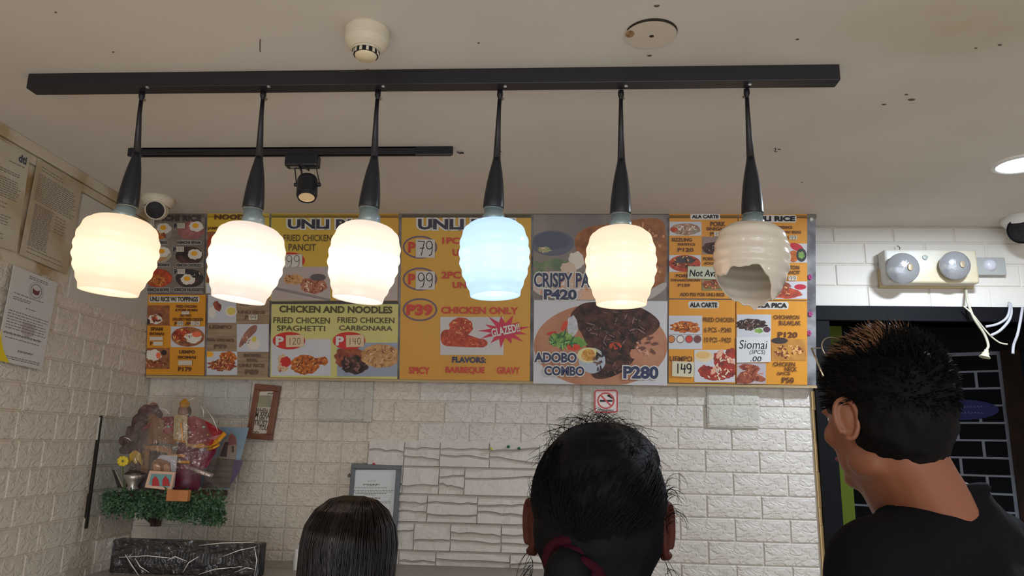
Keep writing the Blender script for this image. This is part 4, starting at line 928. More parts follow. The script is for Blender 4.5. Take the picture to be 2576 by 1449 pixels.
# cctv domes
def dome(px, py, wpx, lab, look, dark=False):
    P = on_z(px, py-22); dep = (RC.transposed() @ (P-CAM)).z*-1; R = wpx/2/FPX*dep
    o = empty('security_camera', P, lab, 'security camera', 'dome security cameras on the ceiling')
    obj('mount', G().lathe([(R*.97, 0), (R, -.005), (R*.98, -.014), (R*.84, -.024), (R*.74, -.03)], 36), M_WHITEPL if not dark else M_WHITE, o, smooth=True)
    Mh = Matrix.Translation((0, 0, -.038)) @ Vector(look).to_track_quat('Z', 'Y').to_matrix().to_4x4()
    r = R*.68
    obj('ball', G().ell((0, 0, -.038), (R*.72, R*.72, R*.72), 28), M_WHITEPL if not dark else M_WHITE, o, smooth=True)
    obj('eye_ring', G().lathe([(r*.95, R*.30), (r*.93, R*.62), (r*.84, R*.74), (r*.8, R*.73), (r*.8, R*.6)], 32, Mh), M_WHITEPL if not dark else M_BLACK, o, smooth=True)
    obj('lens_window', G().lathe([(r*.8, R*.68), (r*.5, R*.71), (.0001, R*.73)], 32, Mh), mat('lens_black', (26, 24, 26), .4, spec=.15, noise=((48, 44, 46), 200, .2)), o, smooth=True)
dome(398, 520, 78, 'white dome security camera on the ceiling in the left corner', (.42, -1, -.42))
dome(2580, 570, 110, 'white dome security camera with black eye at the right edge', (-.9, -.8, -.3), True)
# recessed downlight
cc = on_z(2572, 412); R = .062
o = empty('downlight', cc, 'round recessed downlight glowing cool white at the right edge of the ceiling', 'downlight')
obj('ring', G().lathe([(R+.012, -.0005), (R+.011, -.004), (R, -.005), (R-.002, -.002)], 40), M_WHITE, o, smooth=True)
obj('diffuser', G().lathe([(R-.001, -.0025), (.0001, -.003)], 40), mat('cool_led', (255, 255, 255), .5, emit=(.85, .94, 1.0), es=5.0), o)
l = bpy.data.lights.new('downlight_beam', 'AREA'); l.shape = 'DISK'; l.size = .11; l.energy = 20; l.color = (.78, .88, 1.0)
lo = bpy.data.objects.new('downlight_beam', l); C.objects.link(lo); lo.location = cc+Vector((0, 0, -.012)); lo.parent = None

# ================================================================ WALL FITTINGS
# emergency light
p0, p1 = on_y(2211, 722), on_y(2430, 640)
o = empty('emergency_light', Vector(((p0.x+p1.x)/2, D-.005, p0.z)), 'white twin-head emergency light on the wall above the door', 'emergency light')
hx = (p1.x-p0.x)/2; hz = p1.z-p0.z
obj('housing', G().box(-hx, -.06, 0, hx, 0, hz, b=.009), mat('yellowed_plastic', (210, 210, 204), .4, noise=((196, 184, 156), 5, .1)), o, smooth=True)
obj('base_plate', G().box(-hx-.004, -.012, -.006, hx+.004, .001, hz*.5), mat('amber_base', (190, 172, 132), .5), o)
for (x, y, r_) in ((2271, 675, 39), (2402, 668, 36)):
    P = on_y(x, y, D-.09); R = r_/FPX*P.y; lp_ = P-o.location
    h = empty_ = None
    Mh = Matrix.Translation(lp_) @ Matrix.Rotation(math.radians(96), 4, 'X') @ Matrix.Rotation(-.1, 4, 'Y')
    hd = obj('lamp_head', G().lathe([(R*.25, -.04), (R*.6, -.034), (R*.95, -.012), (R, 0), (R*.98, .004)], 36, Mh), mat('clear_grey_shell', (168, 170, 172), .2, spec=.8), o, smooth=True)
    obj('lens', G().lathe([(R*.97, .003), (R*.7, .012), (R*.35, .017), (.0001, .018)], 36, Mh), mat('ribbed_lens', (150, 152, 156), .12, .35, spec=1, bump=(160, .3, .002)), hd, smooth=True)
    obj('reflector_spot', G().ell(lp_+Vector((R*.3, -.02, 0)), (R*.18, .002, R*.25), 12), mat('lens_gold', (206, 190, 160), .15, .6), hd, smooth=True)
    obj('knuckle', G().tube([lp_+Vector((0, .03, 0)), Vector((lp_.x, -.03, lp_.z))], .009, 10), MATS['yellowed_plastic'], o)
obj('indicator', G().lathe([(.009, 0), (.008, .004), (.0001, .005)], 16, Matrix.Translation((-hx+.17*.75, -.06, hz*.75)) @ Matrix.Rotation(math.pi/2, 4, 'X')), mat('grey_button', (150, 160, 156), .4), o)
P = on_y(2257, 618, D-.02)-o.location; Q = on_y(2259, 640, D-.06)-o.location
obj('wire', G().tube([P, P+Vector((.004, -.01, -.01)), Q], .0013, 6), mat('wire_brown', (90, 66, 54), .6), o)
# junction box
p0, p1 = on_y(2438, 696), on_y(2517, 652)
o = empty('junction_box', Vector(((p0.x+p1.x)/2, D-.005, p0.z)), 'small grey plastic junction box beside the emergency light', 'junction box')
hx = (p1.x-p0.x)/2; hz = p1.z-p0.z
obj('box', G().box(-hx, -.02, 0, hx, 0, hz, b=.004), mat('grey_pvc', (160, 162, 160), .4), o)
obj('socket', G().lathe([(.0001, .012), (.012, .012), (.019, .004), (.021, 0)], 20, Matrix.Translation((.004, -.02, hz*.55)) @ Matrix.Rotation(math.pi/2, 4, 'X')), mat('pale_socket', (196, 196, 206), .25), o, smooth=True)
# hanging wires
def cable(pts, r, m, lab, cat='cable', yy=None):
    P = [on_y(x, y, (yy or (D-.05))-(dy if True else 0)) for (x, y, dy) in pts]
    Q = []
    for k in range(len(P)-1):
        a = P[max(k-1, 0)]; b_ = P[k]; c = P[k+1]; d = P[min(k+2, len(P)-1)]
        for j in range(6):
            t = j/6; Q.append(.5*((2*b_)+(c-a)*t+(2*a-5*b_+4*c-d)*t*t+(3*b_-a-3*c+d)*t**3))
    Q.append(P[-1]); R0 = P[0]
    o = empty('hanging_cable', R0, lab, cat, 'loose cables hanging over the door lintel')
    obj('wire', G().tube([q-R0 for q in Q], r, 8), m, o, smooth=True)
    return o, P[-1]-R0
wm = mat('cream_cable', (186, 182, 162), .5); wm2 = mat('grey_cable', (170, 170, 176), .5)
o, e = cable([(2430, 722, -.04), (2434, 757, .0), (2450, 800, .01), (2476, 840, .0), (2486, 868, 0), (2482, 880, 0)], .0042, wm, 'cream cable with a pale plug dangling below the emergency light')
obj('plug', G().lathe([(.006, .0), (.007, -.008), (.011, -.012), (.010, -.016), (.017, -.026), (.0001, -.026)], 16, Matrix.Translation(e) @ Matrix.Rotation(.35, 4, 'Y')), mat('plug_cream', (206, 202, 176), .5), o)
cable([(2424, 770, 0), (2446, 790, .01), (2470, 820, 0), (2492, 845, 0), (2515, 862, 0), (2535, 866, .01)], .0026, wm, 'thin cream wire crossing the black door lintel diagonally')
cable([(2480, 822, 0), (2510, 815, .0), (2532, 800, .01), (2540, 778, .0), (2538, 762, -.03)], .0042, wm2, 'upper grey cable looping right over the lintel')
cable([(2492, 844, 0), (2515, 832, .01), (2537, 808, .01), (2544, 785, 0), (2541, 764, -.02)], .0045, wm2, 'lower grey cable looping right below its twin')
cable([(2572, 775, -.02), (2568, 800, .0), (2560, 840, .01), (2550, 868, .0), (2548, 890, 0)], .0045, wm2, 'rightmost pale grey cable hanging down the door post')

# generic wall framed plane on back wall
FI = (Vector((0, D-.012, 1.6)), Vector((1, 0, 0)), Vector((0, 0, 1)), Vector((0, -1, 0)), frame(Vector((0, D-.012, 1.6)), Vector((1, 0, 0)), Vector((0, 0, 1)), Vector((0, -1, 0))))
def rotated(cx, cy, off, rot):
    P = on_y(cx, cy, D-off); u = Vector((math.cos(rot), 0, math.sin(rot))); v = Vector((-math.sin(rot), 0, math.cos(rot))); wv = Vector((0, -1, 0))
    return (P, u, v, wv, frame(P, u, v, wv))
# no smoking sign
S = Panel('no_smoking_sign', 1494, 980, 1555, 1039, mat('sign_white', (214, 206, 202), .35), 'square no smoking sticker with red ring under the posters', 'sign', group=None, frameinfo=rotated(1524, 1010, .0155, 0), thick=.001)
sr = mat('sign_red', (186, 44, 46), .35)
def rrect(S, x0, y0, x1, y1, r, t, m):
    out = []
    for (X0, Y0, X1, Y1, r_) in ((x0, y0, x1, y1, r), (x0+t, y0+t, x1-t, y1-t, r-t)):
        pts = []
        for (cx, cy, a0) in ((X1-r_, Y0+r_, -90), (X1-r_, Y1-r_, 0), (X0+r_, Y1-r_, 90), (X0+r_, Y0+r_, 180)):
            for k in range(5): a = math.radians(a0+k*22.5); pts.append((cx+r_*math.cos(a), cy+r_*math.sin(a)))
        out.append(pts)
    w0 = S.lay(); n = len(out[0]); vs = [(*S.L(*p), w0) for p in out[0]+out[1]]
    obj('border', G().add(vs, [(i, n+i, n+(i+1) % n, (i+1) % n) for i in range(n)]), m, S.root)
rrect(S, 1494.5, 980.5, 1554.5, 1038.5, 7, 4, sr)
S.poly([(1509, 1006), (1540, 1006), (1540, 1011), (1509, 1011)], M_INK, 'cigarette'); S.poly([(1541, 1006), (1544, 1006), (1544, 1011), (1541, 1011)], M_INK, 'cigarette')
S.poly([(1526, 996), (1531, 992), (1540, 1000), (1545, 1003), (1543, 1005), (1537, 1002), (1530, 998)], M_INK, 'smoke'); S.poly([(1531, 992), (1534, 990), (1536, 996), (1533, 997)], M_INK, 'smoke')
S.ring(1524, 1008, 22, 21, 4, sr).name = 'ring'; S.poly([(1508, 994), (1511, 991), (1540, 1021), (1537, 1024)], sr, 'bar')
S.text('No Smoking', 1504, 1029.5, 1544, 1035, M_INK, .02)
# framed verse
fi = rotated(666, 1037, .012, math.radians(-4.5))
V_ = Panel('picture_frame', 623, 972, 708, 1102, mat('frame_brown', (124, 76, 52), .45, noise=((108, 62, 42), 20)), 'brown wooden frame with a verse about trust on the brick wall', 'picture frame', group=None, frameinfo=fi, thick=.010)
def fr(P, x0, y0, x1, y1, t, m, h):
    a = P.loc(x0, y1); c = P.loc(x1, y0); ax_, ay_, bx_, by_ = a[0]-P.u0, a[1]-P.v0, c[0]-P.u0, c[1]-P.v0; k = t
    g = G().box(ax_, ay_, 0, bx_, ay_+k, h, b=.002); g.box(ax_, by_-k, 0, bx_, by_, h, b=.002); g.box(ax_, ay_+k, 0, ax_+k, by_-k, h, b=.002); g.box(bx_-k, ay_+k, 0, bx_, by_-k, h, b=.002)
    return obj('moulding', g, m, P.root)
fr(V_, 623, 972, 708, 1102, .019, MATS['frame_brown'], .017)
cv = mat('card_cream', (206, 196, 178), .6)
V_.rect(636, 985, 696, 1091, cv, 'card'); V_.rect(650, 995, 686, 1025, mat('tiny_seascape', (112, 124, 118), .5, noise=((170, 158, 110), 12, .2)), 'printed_photo')
for (t, x0, y0, x1, y1) in (('WHEN I', 647, 1029, 683, 1038), ('AM AFRAID', 638, 1040, 693, 1049), ('I WILL', 650, 1051, 677, 1059), ('TRUST IN', 642, 1061, 691, 1070), ('YOU', 654, 1072, 677, 1081)): V_.text(t, x0, y0, x1, y1, mat('verse_brown', (78, 62, 50), .6), .012)
for (x, y, s) in ((642, 990, 1), (688, 990, -1), (642, 1086, 1), (688, 1086, -1)):
    for k in range(4): V_.ell(x+s*k*3.6, y+(k % 2)*1.5, 2.2, 1.2, MATS['verse_brown'], 'flourish', n=8, rot=k)
# grey framed certificate
cfi = rotated(936, 1320, .014, math.radians(-.8))
Cc = Panel('certificate_frame', 863, 1171, 1010, 1470, mat('frame_grey', (92, 98, 104), .4), 'grey framed certificate pinned on the wall behind the long-haired woman', 'picture frame', group=None, frameinfo=cfi, thick=.008)
fr(Cc, 863, 1171, 1010, 1470, .0145, MATS['frame_grey'], .014)
Cc.rect(874, 1182, 999, 1459, mat('cert_paper', (206, 212, 216), .4), 'certificate')
Cc.text('dti', 876, 1190, 889, 1200, M_INK, .03)
g = G(); rs = random.Random(12); w0 = Cc.lay()
for (x0, x1, y0, h_) in ((926, 947, 1209, 1.4), (915, 956, 1217, 3), (924, 949, 1221, 1.2), (896, 975, 1226, 1.3), (877, 994, 1233, 1.5), (880, 990, 1236.5, 1.3), (895, 973, 1240, 1.4), (918, 946, 1244, 1.2), (918, 958, 1251, 3), (905, 985, 1260, 1.3), (915, 984, 1264, 1.3), (940, 975, 1282, 2.4)):
    x_ = x0
    while x_ < x1:
        l_ = rs.uniform(3, 8); g.add([(*Cc.L(*p), w0) for p in ((x_, y0), (min(x_+l_, x1), y0), (min(x_+l_, x1), y0+h_), (x_, y0+h_))], [(3, 2, 1, 0)]); x_ += l_+1.6
o_ = obj('printed_lines', g, M_GREYINK, Cc.root); o_['kind'] = 'stuff'
def pushpin(px, py, m, lab, off=.012):
    P = on_y(px, py, D-off)
    o = empty('push_pin', P, lab, 'push pin', 'push pins in the brick wall'); Mx = Matrix.Rotation(math.pi/2, 4, 'X')
    obj('head', G().lathe([(.0001, .012), (.0045, .011), (.005, .008), (.003, .006), (.003, .003), (.0052, .001), (.004, 0)], 14, Mx), m, o, smooth=True)
    obj('needle', G().tube([(0, 0, 0), (0, .006, -.0005)], .0006, 6), M_CHROME, o)
pushpin(942, 1168, mat('pin_red', (190, 30, 40), .35), 'red push pin at the top of the grey certificate frame')
pushpin(1237, 1129, mat('pin_yellow', (206, 190, 90), .35), 'yellow push pin in the stone-pattern wall')
pushpin(1279, 1124, mat('pin_green', (30, 96, 74), .35), 'green push pin left of the other green pin')
pushpin(1306, 1128, mat('pin_green', (30, 96, 74), .35), 'green push pin nearest the dark-haired woman')

# papers on the left wall
def LP(off, cx, cy, rot=0):
    P = on_plane(cx, cy, CORNER+LN*off, LN); u = -LDIR.copy(); u.z = 0
    up = Vector((0, 0, 1)); u2 = u*math.cos(rot)+up*math.sin(rot); v2 = up*math.cos(rot)-u*math.sin(rot)
    return (P, u2, v2, LN, frame(P, u2, v2, LN))
def doc(x0, y0, x1, y1, off, cx, cy, rot, m, lab, nm='paper_notice'):
    fi = LP(off, cx, cy, rot); return Panel(nm, x0, y0, x1, y1, m, lab, 'paper', frameinfo=fi, thick=.0006)
def doc3(fi, wd, hh, m, lab, nm='paper_notice'):
    root = obj(nm, G().box(0, 0, -.0012, wd, hh, .0004), m, None, fi[4], label=lab, cat='paper', group='paper notices on the left wall'); return root
def plines(root, wd, hh, spec, m, rnd):
    """spec: list of (v0,v1,n,u0,u1)"""
    g = G()
    for (v0, v1, n, a, b_) in spec:
        for k in range(n):
            v = v0+(v1-v0)*k/max(1, n-1); e = b_-rnd.uniform(0, .12)*(b_-a); u = a
            while u < e:
                l_ = rnd.uniform(.03, .09); g.add([(u*wd, v*hh, .0007), (min(u+l_, e)*wd, v*hh, .0007), (min(u+l_, e)*wd, v*hh+.0022, .0007), (u*wd, v*hh+.0022, .0007)], [(0, 1, 2, 3)]); u += l_+.015
    o = obj('printed_lines', g, m, root); o['kind'] = 'stuff'; return o
def lp_quad(off, bl, br, tl_):
    """frame from 3 pixel corners on the left wall plane"""
    p0 = on_plane(*bl, CORNER+LN*off, LN); p1 = on_plane(*br, CORNER+LN*off, LN); p2 = on_plane(*tl_, CORNER+LN*off, LN)
    u = (p1-p0); wd = u.length; u.normalize(); v = p2-p0; v = v-u*v.dot(u); hh = v.length; v.normalize()
    return (p0, u, v, LN, frame(p0, u, v, LN)), wd, hh
rn = random.Random(2)
old = mat('old_paper', (196, 188, 170), .7, noise=((180, 166, 136), 7, .1)); old2 = mat('old_paper_b', (190, 180, 158), .7, noise=((170, 150, 118), 8, .12))
fi, wd, hh = lp_quad(.012, (50, 640), (168, 690), (93, 395))
r_ = doc3(fi, wd, hh, old2, 'yellowed sheet of dense print under the ceiling moulding, right of the letter sheet')
plines(r_, wd, hh, [(.93, .90, 2, .1, .6), (.85, .58, 14, .06, .94), (.54, .12, 26, .1, .5), (.52, .36, 6, .55, .8), (.09, .05, 2, .1, .9)], M_GREYINK, rn)
fi, wd, hh = lp_quad(.012, (-90, 592), (42, 634), (-40, 330))
r_ = doc3(fi, wd, hh, old, 'pale letter sheet with a small dark logo at the upper left edge of the photo')
plines(r_, wd, hh, [(.84, .83, 1, .6, .95), (.74, .72, 2, .1, .9), (.66, .48, 9, .08, .92), (.42, .38, 2, .3, .7), (.3, .22, 4, .1, .8), (.12, .08, 2, .3, .7)], M_GREYINK, rn)
put_text('dti', r_, None, .03, .022, mat('logo_blue', (70, 74, 92), .6), .04, .0008, x=wd*.86, y=hh*.92)
fi, wd, hh = lp_quad(.018, (-12, 905), (105, 931), (22, 662))
r_ = doc3(fi, wd, hh, mat('permit_paper', (200, 198, 194), .6), 'white permit sheet with round seal and yellow corner, below the older sheets')
plines(r_, wd, hh, [(.95, .93, 2, .35, .8), (.72, .71, 1, .1, .85), (.68, .66, 2, .1, .5), (.60, .59, 1, .4, .65), (.53, .35, 7, .06, .95), (.3, .29, 2, .05, .95), (.25, .24, 1, .1, .9), (.14, .13, 2, .4, .75), (.06, .04, 2, .05, .95)], M_GREYINK, rn)
g = G(); n = 32
for (ra, rb_) in ((.125, .12), (.1, .085)):
    vs = []
    for k in range(n): a = 2*math.pi*k/n; vs += [(wd*.55+hh*ra*math.cos(a)*.95, hh*.82+hh*ra*math.sin(a)*.8, .0009), (wd*.55+hh*rb_*math.cos(a)*.95, hh*.82+hh*rb_*math.sin(a)*.8, .0009)]
    g.add(vs, [(2*i, (2*i+2) % (2*n), (2*i+3) % (2*n), 2*i+1) for i in range(n)])
obj('seal', g, mat('seal_grey', (150, 146, 144), .7), r_)
obj('seal_emblem', G().add([(wd*.47, hh*.845, .001), (wd*.51, hh*.83, .001), (wd*.55, hh*.825, .001), (wd*.59, hh*.83, .001), (wd*.63, hh*.845, .001), (wd*.62, hh*.79, .001), (wd*.55, hh*.775, .001), (wd*.48, hh*.79, .001)], [(7, 6, 5, 4, 3, 2, 1, 0)]), mat('emblem_red', (104, 60, 56), .7), r_)
obj('watermark', G().add([(wd*.4, hh*.46, .0006), (wd*.68, hh*.46, .0006), (wd*.68, hh*.34, .0006), (wd*.54, hh*.30, .0006), (wd*.4, hh*.34, .0006)], [(4, 3, 2, 1, 0)]), mat('wm_grey', (172, 162, 158), .7), r_)
obj('yellow_corner', G().add([(.0, 0, .001), (wd*.28, 0, .001), (wd*.14, hh*.09, .001), (wd*.04, hh*.2, .001), (0, hh*.33, .001)], [(0, 1, 2, 3, 4)]), mat('corner_yellow', (222, 196, 20), .5), r_)

# ================================================================ SHRINE
YS = 2.32
W = lambda x, y, yy=YS: on_y(x, y, yy)
pxm = lambda n, yy=YS: n/FPX*yy*1.0
s0, s1 = W(262, 1238), W(562, 1238)
zsh = (s0.z+s1.z)/2
o = empty('wall_shelf', Vector(((s0.x+s1.x)/2, D-.012, zsh)), 'dark wooden corner shelf on a bracket under the shrine figures', 'shelf')
shw = (s1.x-s0.x)/2
obj('shelf_board', G().box(-shw+.07, -.27, -.02, shw-.06, 0, 0, b=.002), mat('shelf_wood', (92, 60, 42), .5, noise=((66, 42, 30), 12)), o)
g = G().box(-.11, -.2, -.04, -.085, 0, -.0205); g.box(-.11, -.022, -.12, -.085, 0, -.04); g.tube([(-.0975, -.18, -.035), (-.0975, -.01, -.115)], .008, 8)
obj('bracket', g, mat('bracket_brown', (64, 42, 34), .5), o)
# garland
rg = random.Random(11); g = G()
for k in range(3400):
    u = rg.random(); x = 262+300*u; mid = 1262+22*u; sp_ = 27+9*math.sin(u*9)
    yy_ = rg.gauss(mid, 15+6*u); yy_ = min(max(yy_, 1232), 1308+8*u - (14*math.sin(math.pi*min(1, max(0, (u-.15)/.6))) if .15 < u < .75 else 0))
    dY = 2.20+rg.uniform(-.022, .03); P = on_y(x+rg.uniform(-5, 5), yy_, dY)
    a = rg.uniform(0, 6.28); l_ = rg.uniform(.009, .018); d = Vector((math.cos(a), rg.uniform(-.6, .6), math.sin(a)-.25)).normalized(); sd = d.cross(Vector((rg.uniform(-1, 1), -1, rg.uniform(-1, 1)))).normalized()*.0026
    g.add([P, P+d*l_*.5+sd, P+d*l_, P+d*l_*.5-sd], [(0, 1, 2, 3)])
P0 = on_y(412, 1262, 2.21)
gl = obj('green_garland', g, mat('tinsel_green', (26, 58, 34), .5, noise=((58, 100, 60), 30, .2)), None, None, label='dark green leafy tinsel garland wrapped around the shelf edge', cat='garland', kind='stuff')
# wooden block on the shelf edge
b0, b1 = on_y(416, 1266, 2.16), on_y(473, 1236, 2.16)
obj('wooden_block', G().box(b0.x, 2.16, b0.z+.006, b1.x, 2.18, b1.z+.003, b=.002), mat('block_wood', (190, 124, 66), .55, noise=((168, 104, 52), 20)), None, None, label='small plain orange-brown wooden block at the middle of the garland', cat='block')
# church picture board standing behind on the right
pc = W(560, 1150, 2.36); root = empty('church_picture', on_y(560, 1232, 2.36), 'picture of an old stone church tower under blue sky, right side of the shelf', 'picture')
R0 = root.location
def flat(pts, yy, m, nm, th=.0015, par=None, base=None):
    P = [on_y(x, y, yy)-(base or R0) for x, y in pts]; n = len(P); Q = [p+Vector((0, th, 0)) for p in P]
    c = sum(P, Vector())/n; g = G().add(P+Q+[c], [(2*n, (i+1) % n, i) for i in range(n)]+[tuple(range(n, 2*n))]+[(i, (i+1) % n, n+(i+1) % n, n+i) for i in range(n)])
    return obj(nm, g, m, par or root)
flat([(505, 1228), (552, 1230), (572, 1232), (604, 1160), (626, 1076), (555, 1074), (505, 1090)], 2.36, mat('sky_print', (104, 136, 156), .5, noise=((140, 156, 164), 9, .2)), 'picture_card')
stn = mat('stone_print', (128, 112, 102), .6, noise=((96, 82, 76), 26, .2))
flat([(510, 1228), (515, 1190), (530, 1160), (548, 1150), (592, 1155), (578, 1228)], 2.3585, stn, 'printed_facade'); flat([(548, 1152), (562, 1108), (572, 1100), (578, 1092), (582, 1086), (586, 1092), (594, 1102), (596, 1118), (592, 1156)], 2.3575, mat('tower_print', (150, 132, 118), .6), 'printed_tower')
flat([(573, 1120), (577, 1096), (582, 1090), (592, 1098), (595, 1118)], 2.357, mat('tower_red', (136, 84, 78), .6), 'printed_tower_roof'); flat([(552, 1148), (566, 1112), (574, 1112), (570, 1150)], 2.3572, mat('tower_shade', (76, 62, 64), .6), 'printed_tower_side'); flat([(583, 1138), (583, 1122), (588, 1122), (588, 1138)], 2.3565, mat('tower_window', (80, 66, 62), .6), 'printed_window')
flat([(578, 1222), (590, 1156), (612, 1158), (600, 1190)], 2.3578, mat('hill_purple', (92, 78, 104), .6), 'printed_hill')
for k in range(4): flat([(522, 1168+k*15), (588-k*2, 1170+k*15), (587-k*2, 1173+k*15), (522, 1171+k*15)], 2.3568, mat('ledge_print', (104, 90, 82), .6), 'printed_ledge')
# red robed statue
sb = W(462, 1232, 2.27); root = empty('robed_statue', sb, 'small religious statue in a red cape with gold trim and gold crown on the shelf', 'statue'); R0 = sb
pt = lambda x, y, yy=2.27: on_y(x, y, yy)-R0
skin = mat('statue_skin', (150, 112, 96), .4); gold = mat('gold_trim', (206, 146, 40), .35, .3); red = mat('red_satin', (160, 24, 30), .35, noise=((112, 16, 34), 14)); mag = mat('maroon_satin', (124, 24, 60), .4, noise=((84, 16, 42), 18))
hp = pt(462, 1038); obj('head', G().ell(hp, (.0165, .016, .021), 20), skin, root, smooth=True)
obj('hair', G().ell(hp+Vector((0, .006, .003)), (.021, .016, .023), 16), mat('statue_hair', (58, 38, 34), .6), root, smooth=True)
obj('crown', G().lathe([(.013, 0), (.014, .004), (.017, .011), (.013, .017), (.005, .025), (.0001, .028)], 16, Matrix.Translation(hp+Vector((0, 0, .016)))), gold, root)
z0 = 0; zc = pt(462, 1060).z
obj('robe', G().lathe([(.045, 0), (.05, .01), (.046, .05), (.036, .1), (.024, zc-.02), (.012, zc)], 28, Matrix.Diagonal((1, .7, 1, 1))), mag, root, smooth=True)
# cape: flaring fan to the right and left
def fan(pts_top, pts_bot, yy0, m, nm, bulge=.02, th=.003, par=None):
    n = len(pts_top); g = G(); vs = []
    for k in range(n):
        f = k/(n-1); bl_ = bulge*math.sin(math.pi*f)
        for j in range(5):
            t = j/4; x = pts_top[k][0]*(1-t)+pts_bot[k][0]*t; y = pts_top[k][1]*(1-t)+pts_bot[k][1]*t
            vs.append(on_y(x, y, yy0-bl_*(.4+.6*t)+.004*math.sin(k*2.3+j))-R0)
    nv = len(vs); vs += [v+Vector((0, th, 0)) for v in vs]; fs = []
    for k in range(n-1):
        for j in range(4): a = k*5+j; fs += [(a, a+5, a+6, a+1), (nv+a, nv+a+1, nv+a+6, nv+a+5)]
    for k in range(n-1): fs += [(k*5, nv+k*5, nv+k*5+5, k*5+5), (k*5+4, k*5+9, nv+k*5+9, nv+k*5+4)]
    fs += [(0, 1, nv+1, nv), (1, 2, nv+2, nv+1), (2, 3, nv+3, nv+2), (3, 4, nv+4, nv+3)]; e = (n-1)*5
    fs += [(e, nv+e, nv+e+1, e+1), (e+1, nv+e+1, nv+e+2, e+2), (e+2, nv+e+2, nv+e+3, e+3), (e+3, nv+e+3, nv+e+4, e+4)]
    return obj(nm, g.add(vs, fs), m, par or root, smooth=False)
fan([(472, 1052), (480, 1046), (490, 1047), (505, 1053), (520, 1060), (540, 1072)], [(468, 1118), (485, 1122), (505, 1124), (528, 1120), (548, 1108), (566, 1090)], 2.245, red, 'cape', .015)
fan([(468, 1114), (485, 1116), (505, 1117), (528, 1113), (546, 1102), (562, 1086)], [(468, 1122), (486, 1126), (506, 1128), (530, 1124), (552, 1112), (570, 1093)], 2.240, gold, 'cape_trim', .015)
fan([(470, 1126), (485, 1128), (505, 1130), (525, 1128), (545, 1118)], [(478, 1172), (488, 1180), (502, 1184), (520, 1176), (542, 1140)], 2.25, mag, 'lower_cape', .015)
fan([(520, 1128), (535, 1122), (550, 1115)], [(522, 1134), (538, 1130), (553, 1121)], 2.238, gold, 'lower_trim', .0)
fan([(438, 1045), (448, 1043), (460, 1044), (471, 1046)], [(436, 1104), (448, 1108), (460, 1110), (471, 1112)], 2.235, mat('ivory_satin', (204, 192, 160), .4, noise=((180, 150, 96), 24)), 'tunic', .006)
fan([(436, 1102), (450, 1106), (462, 1108), (472, 1110)], [(436, 1108), (450, 1112), (462, 1114), (472, 1117)], 2.231, gold, 'tunic_trim', .006)
fan([(405, 1050), (415, 1049), (428, 1048), (438, 1047)], [(400, 1086), (414, 1095), (428, 1100), (437, 1103)], 2.25, red, 'left_cape', .008)
for (x, y, s_) in ((512, 1074, 1), (498, 1090, 1), (508, 1098, 1), (522, 1093, 1), (460, 1080, 1), (424, 1073, 1), (460, 1058, .8)):
    obj('sequin', G().ell(pt(x, y, 2.226), (.004*s_, .002, .003*s_), 8), mat('sequin_gold', (196, 160, 96), .2, .6) if y not in (1074, 1073) else mat('sequin_teal', (130, 214, 190), .2, .3), root)
for (x, y) in ((444, 1146), (456, 1162)): obj('ribbon_band', G().box(-.026, -.004, -.004, .026, .004, .004, Matrix.Translation(pt(x, y, 2.235)), b=.002), mat('band_yellow', (220, 150, 30), .4), root)
obj('scepter', G().tube([pt(455, 1062, 2.225), pt(460, 1110, 2.222)], .003, 8), gold, root)
obj('silver_base', G().box(-.035, -.012, 0, .035, .012, .012, Matrix.Translation(pt(505, 1192, 2.225)) @ Matrix.Rotation(.3, 4, 'Y'), b=.004), mat('silver_foil', (190, 176, 172), .25, .7, bump=(80, .8, .006)), root, smooth=True)
# brown cloaked figure at left
sb = W(345, 1232, 2.27); root = empty('cloaked_statue', sb, 'second shrine figure in a tan pleated cloak left of the red robed statue', 'statue'); R0 = sb
tan = mat('tan_cloth', (150, 108, 72), .6, noise=((124, 84, 56), 14)); dbr = mat('mauve_cloth', (108, 82, 80), .6, noise=((70, 50, 52), 30)); 
fan([(372, 1040), (385, 1040), (400, 1052), (420, 1062), (436, 1082)], [(372, 1118), (388, 1116), (406, 1112), (425, 1116), (442, 1120)], 2.25, tan, 'cloak', .012)
fan([(365, 1122), (390, 1120), (415, 1124), (432, 1130)], [(363, 1136), (390, 1134), (415, 1138), (430, 1142)], 2.245, mat('tan_light', (176, 130, 92), .6), 'cloak_hem', .005)
fan([(358, 1075), (368, 1068), (378, 1064)], [(358, 1085), (368, 1080), (378, 1076)], 2.246, red, 'red_ribbon', .002)
obj('robe', G().lathe([(.05, 0), (.05, .02), (.045, .08), (.04, .12), (.028, .17), (.012, .2)], 24, Matrix.Translation((.01, .01, 0)) @ Matrix.Diagonal((1, .7, 1, 1))), dbr, root, smooth=True)
obj('head', G().ell(pt(385, 1030, 2.28), (.018, .018, .022), 16), skin, root, smooth=True)
g = G(); rg = random.Random(4)
for k in range(26):
    f = k/25; x = 315+75*f+rg.uniform(-8, 10); y = 1112-92*f+rg.uniform(-8, 26); g.ell(pt(x, y, 2.27+rg.uniform(-.02, .02)), (rg.uniform(.014, .026), .014, rg.uniform(.014, .024)), 8)
FL = (g, dbr, root)
fan([(355, 1138), (366, 1128), (376, 1128)], [(352, 1196), (364, 1188), (372, 1190)], 2.24, tan, 'sash', .005)
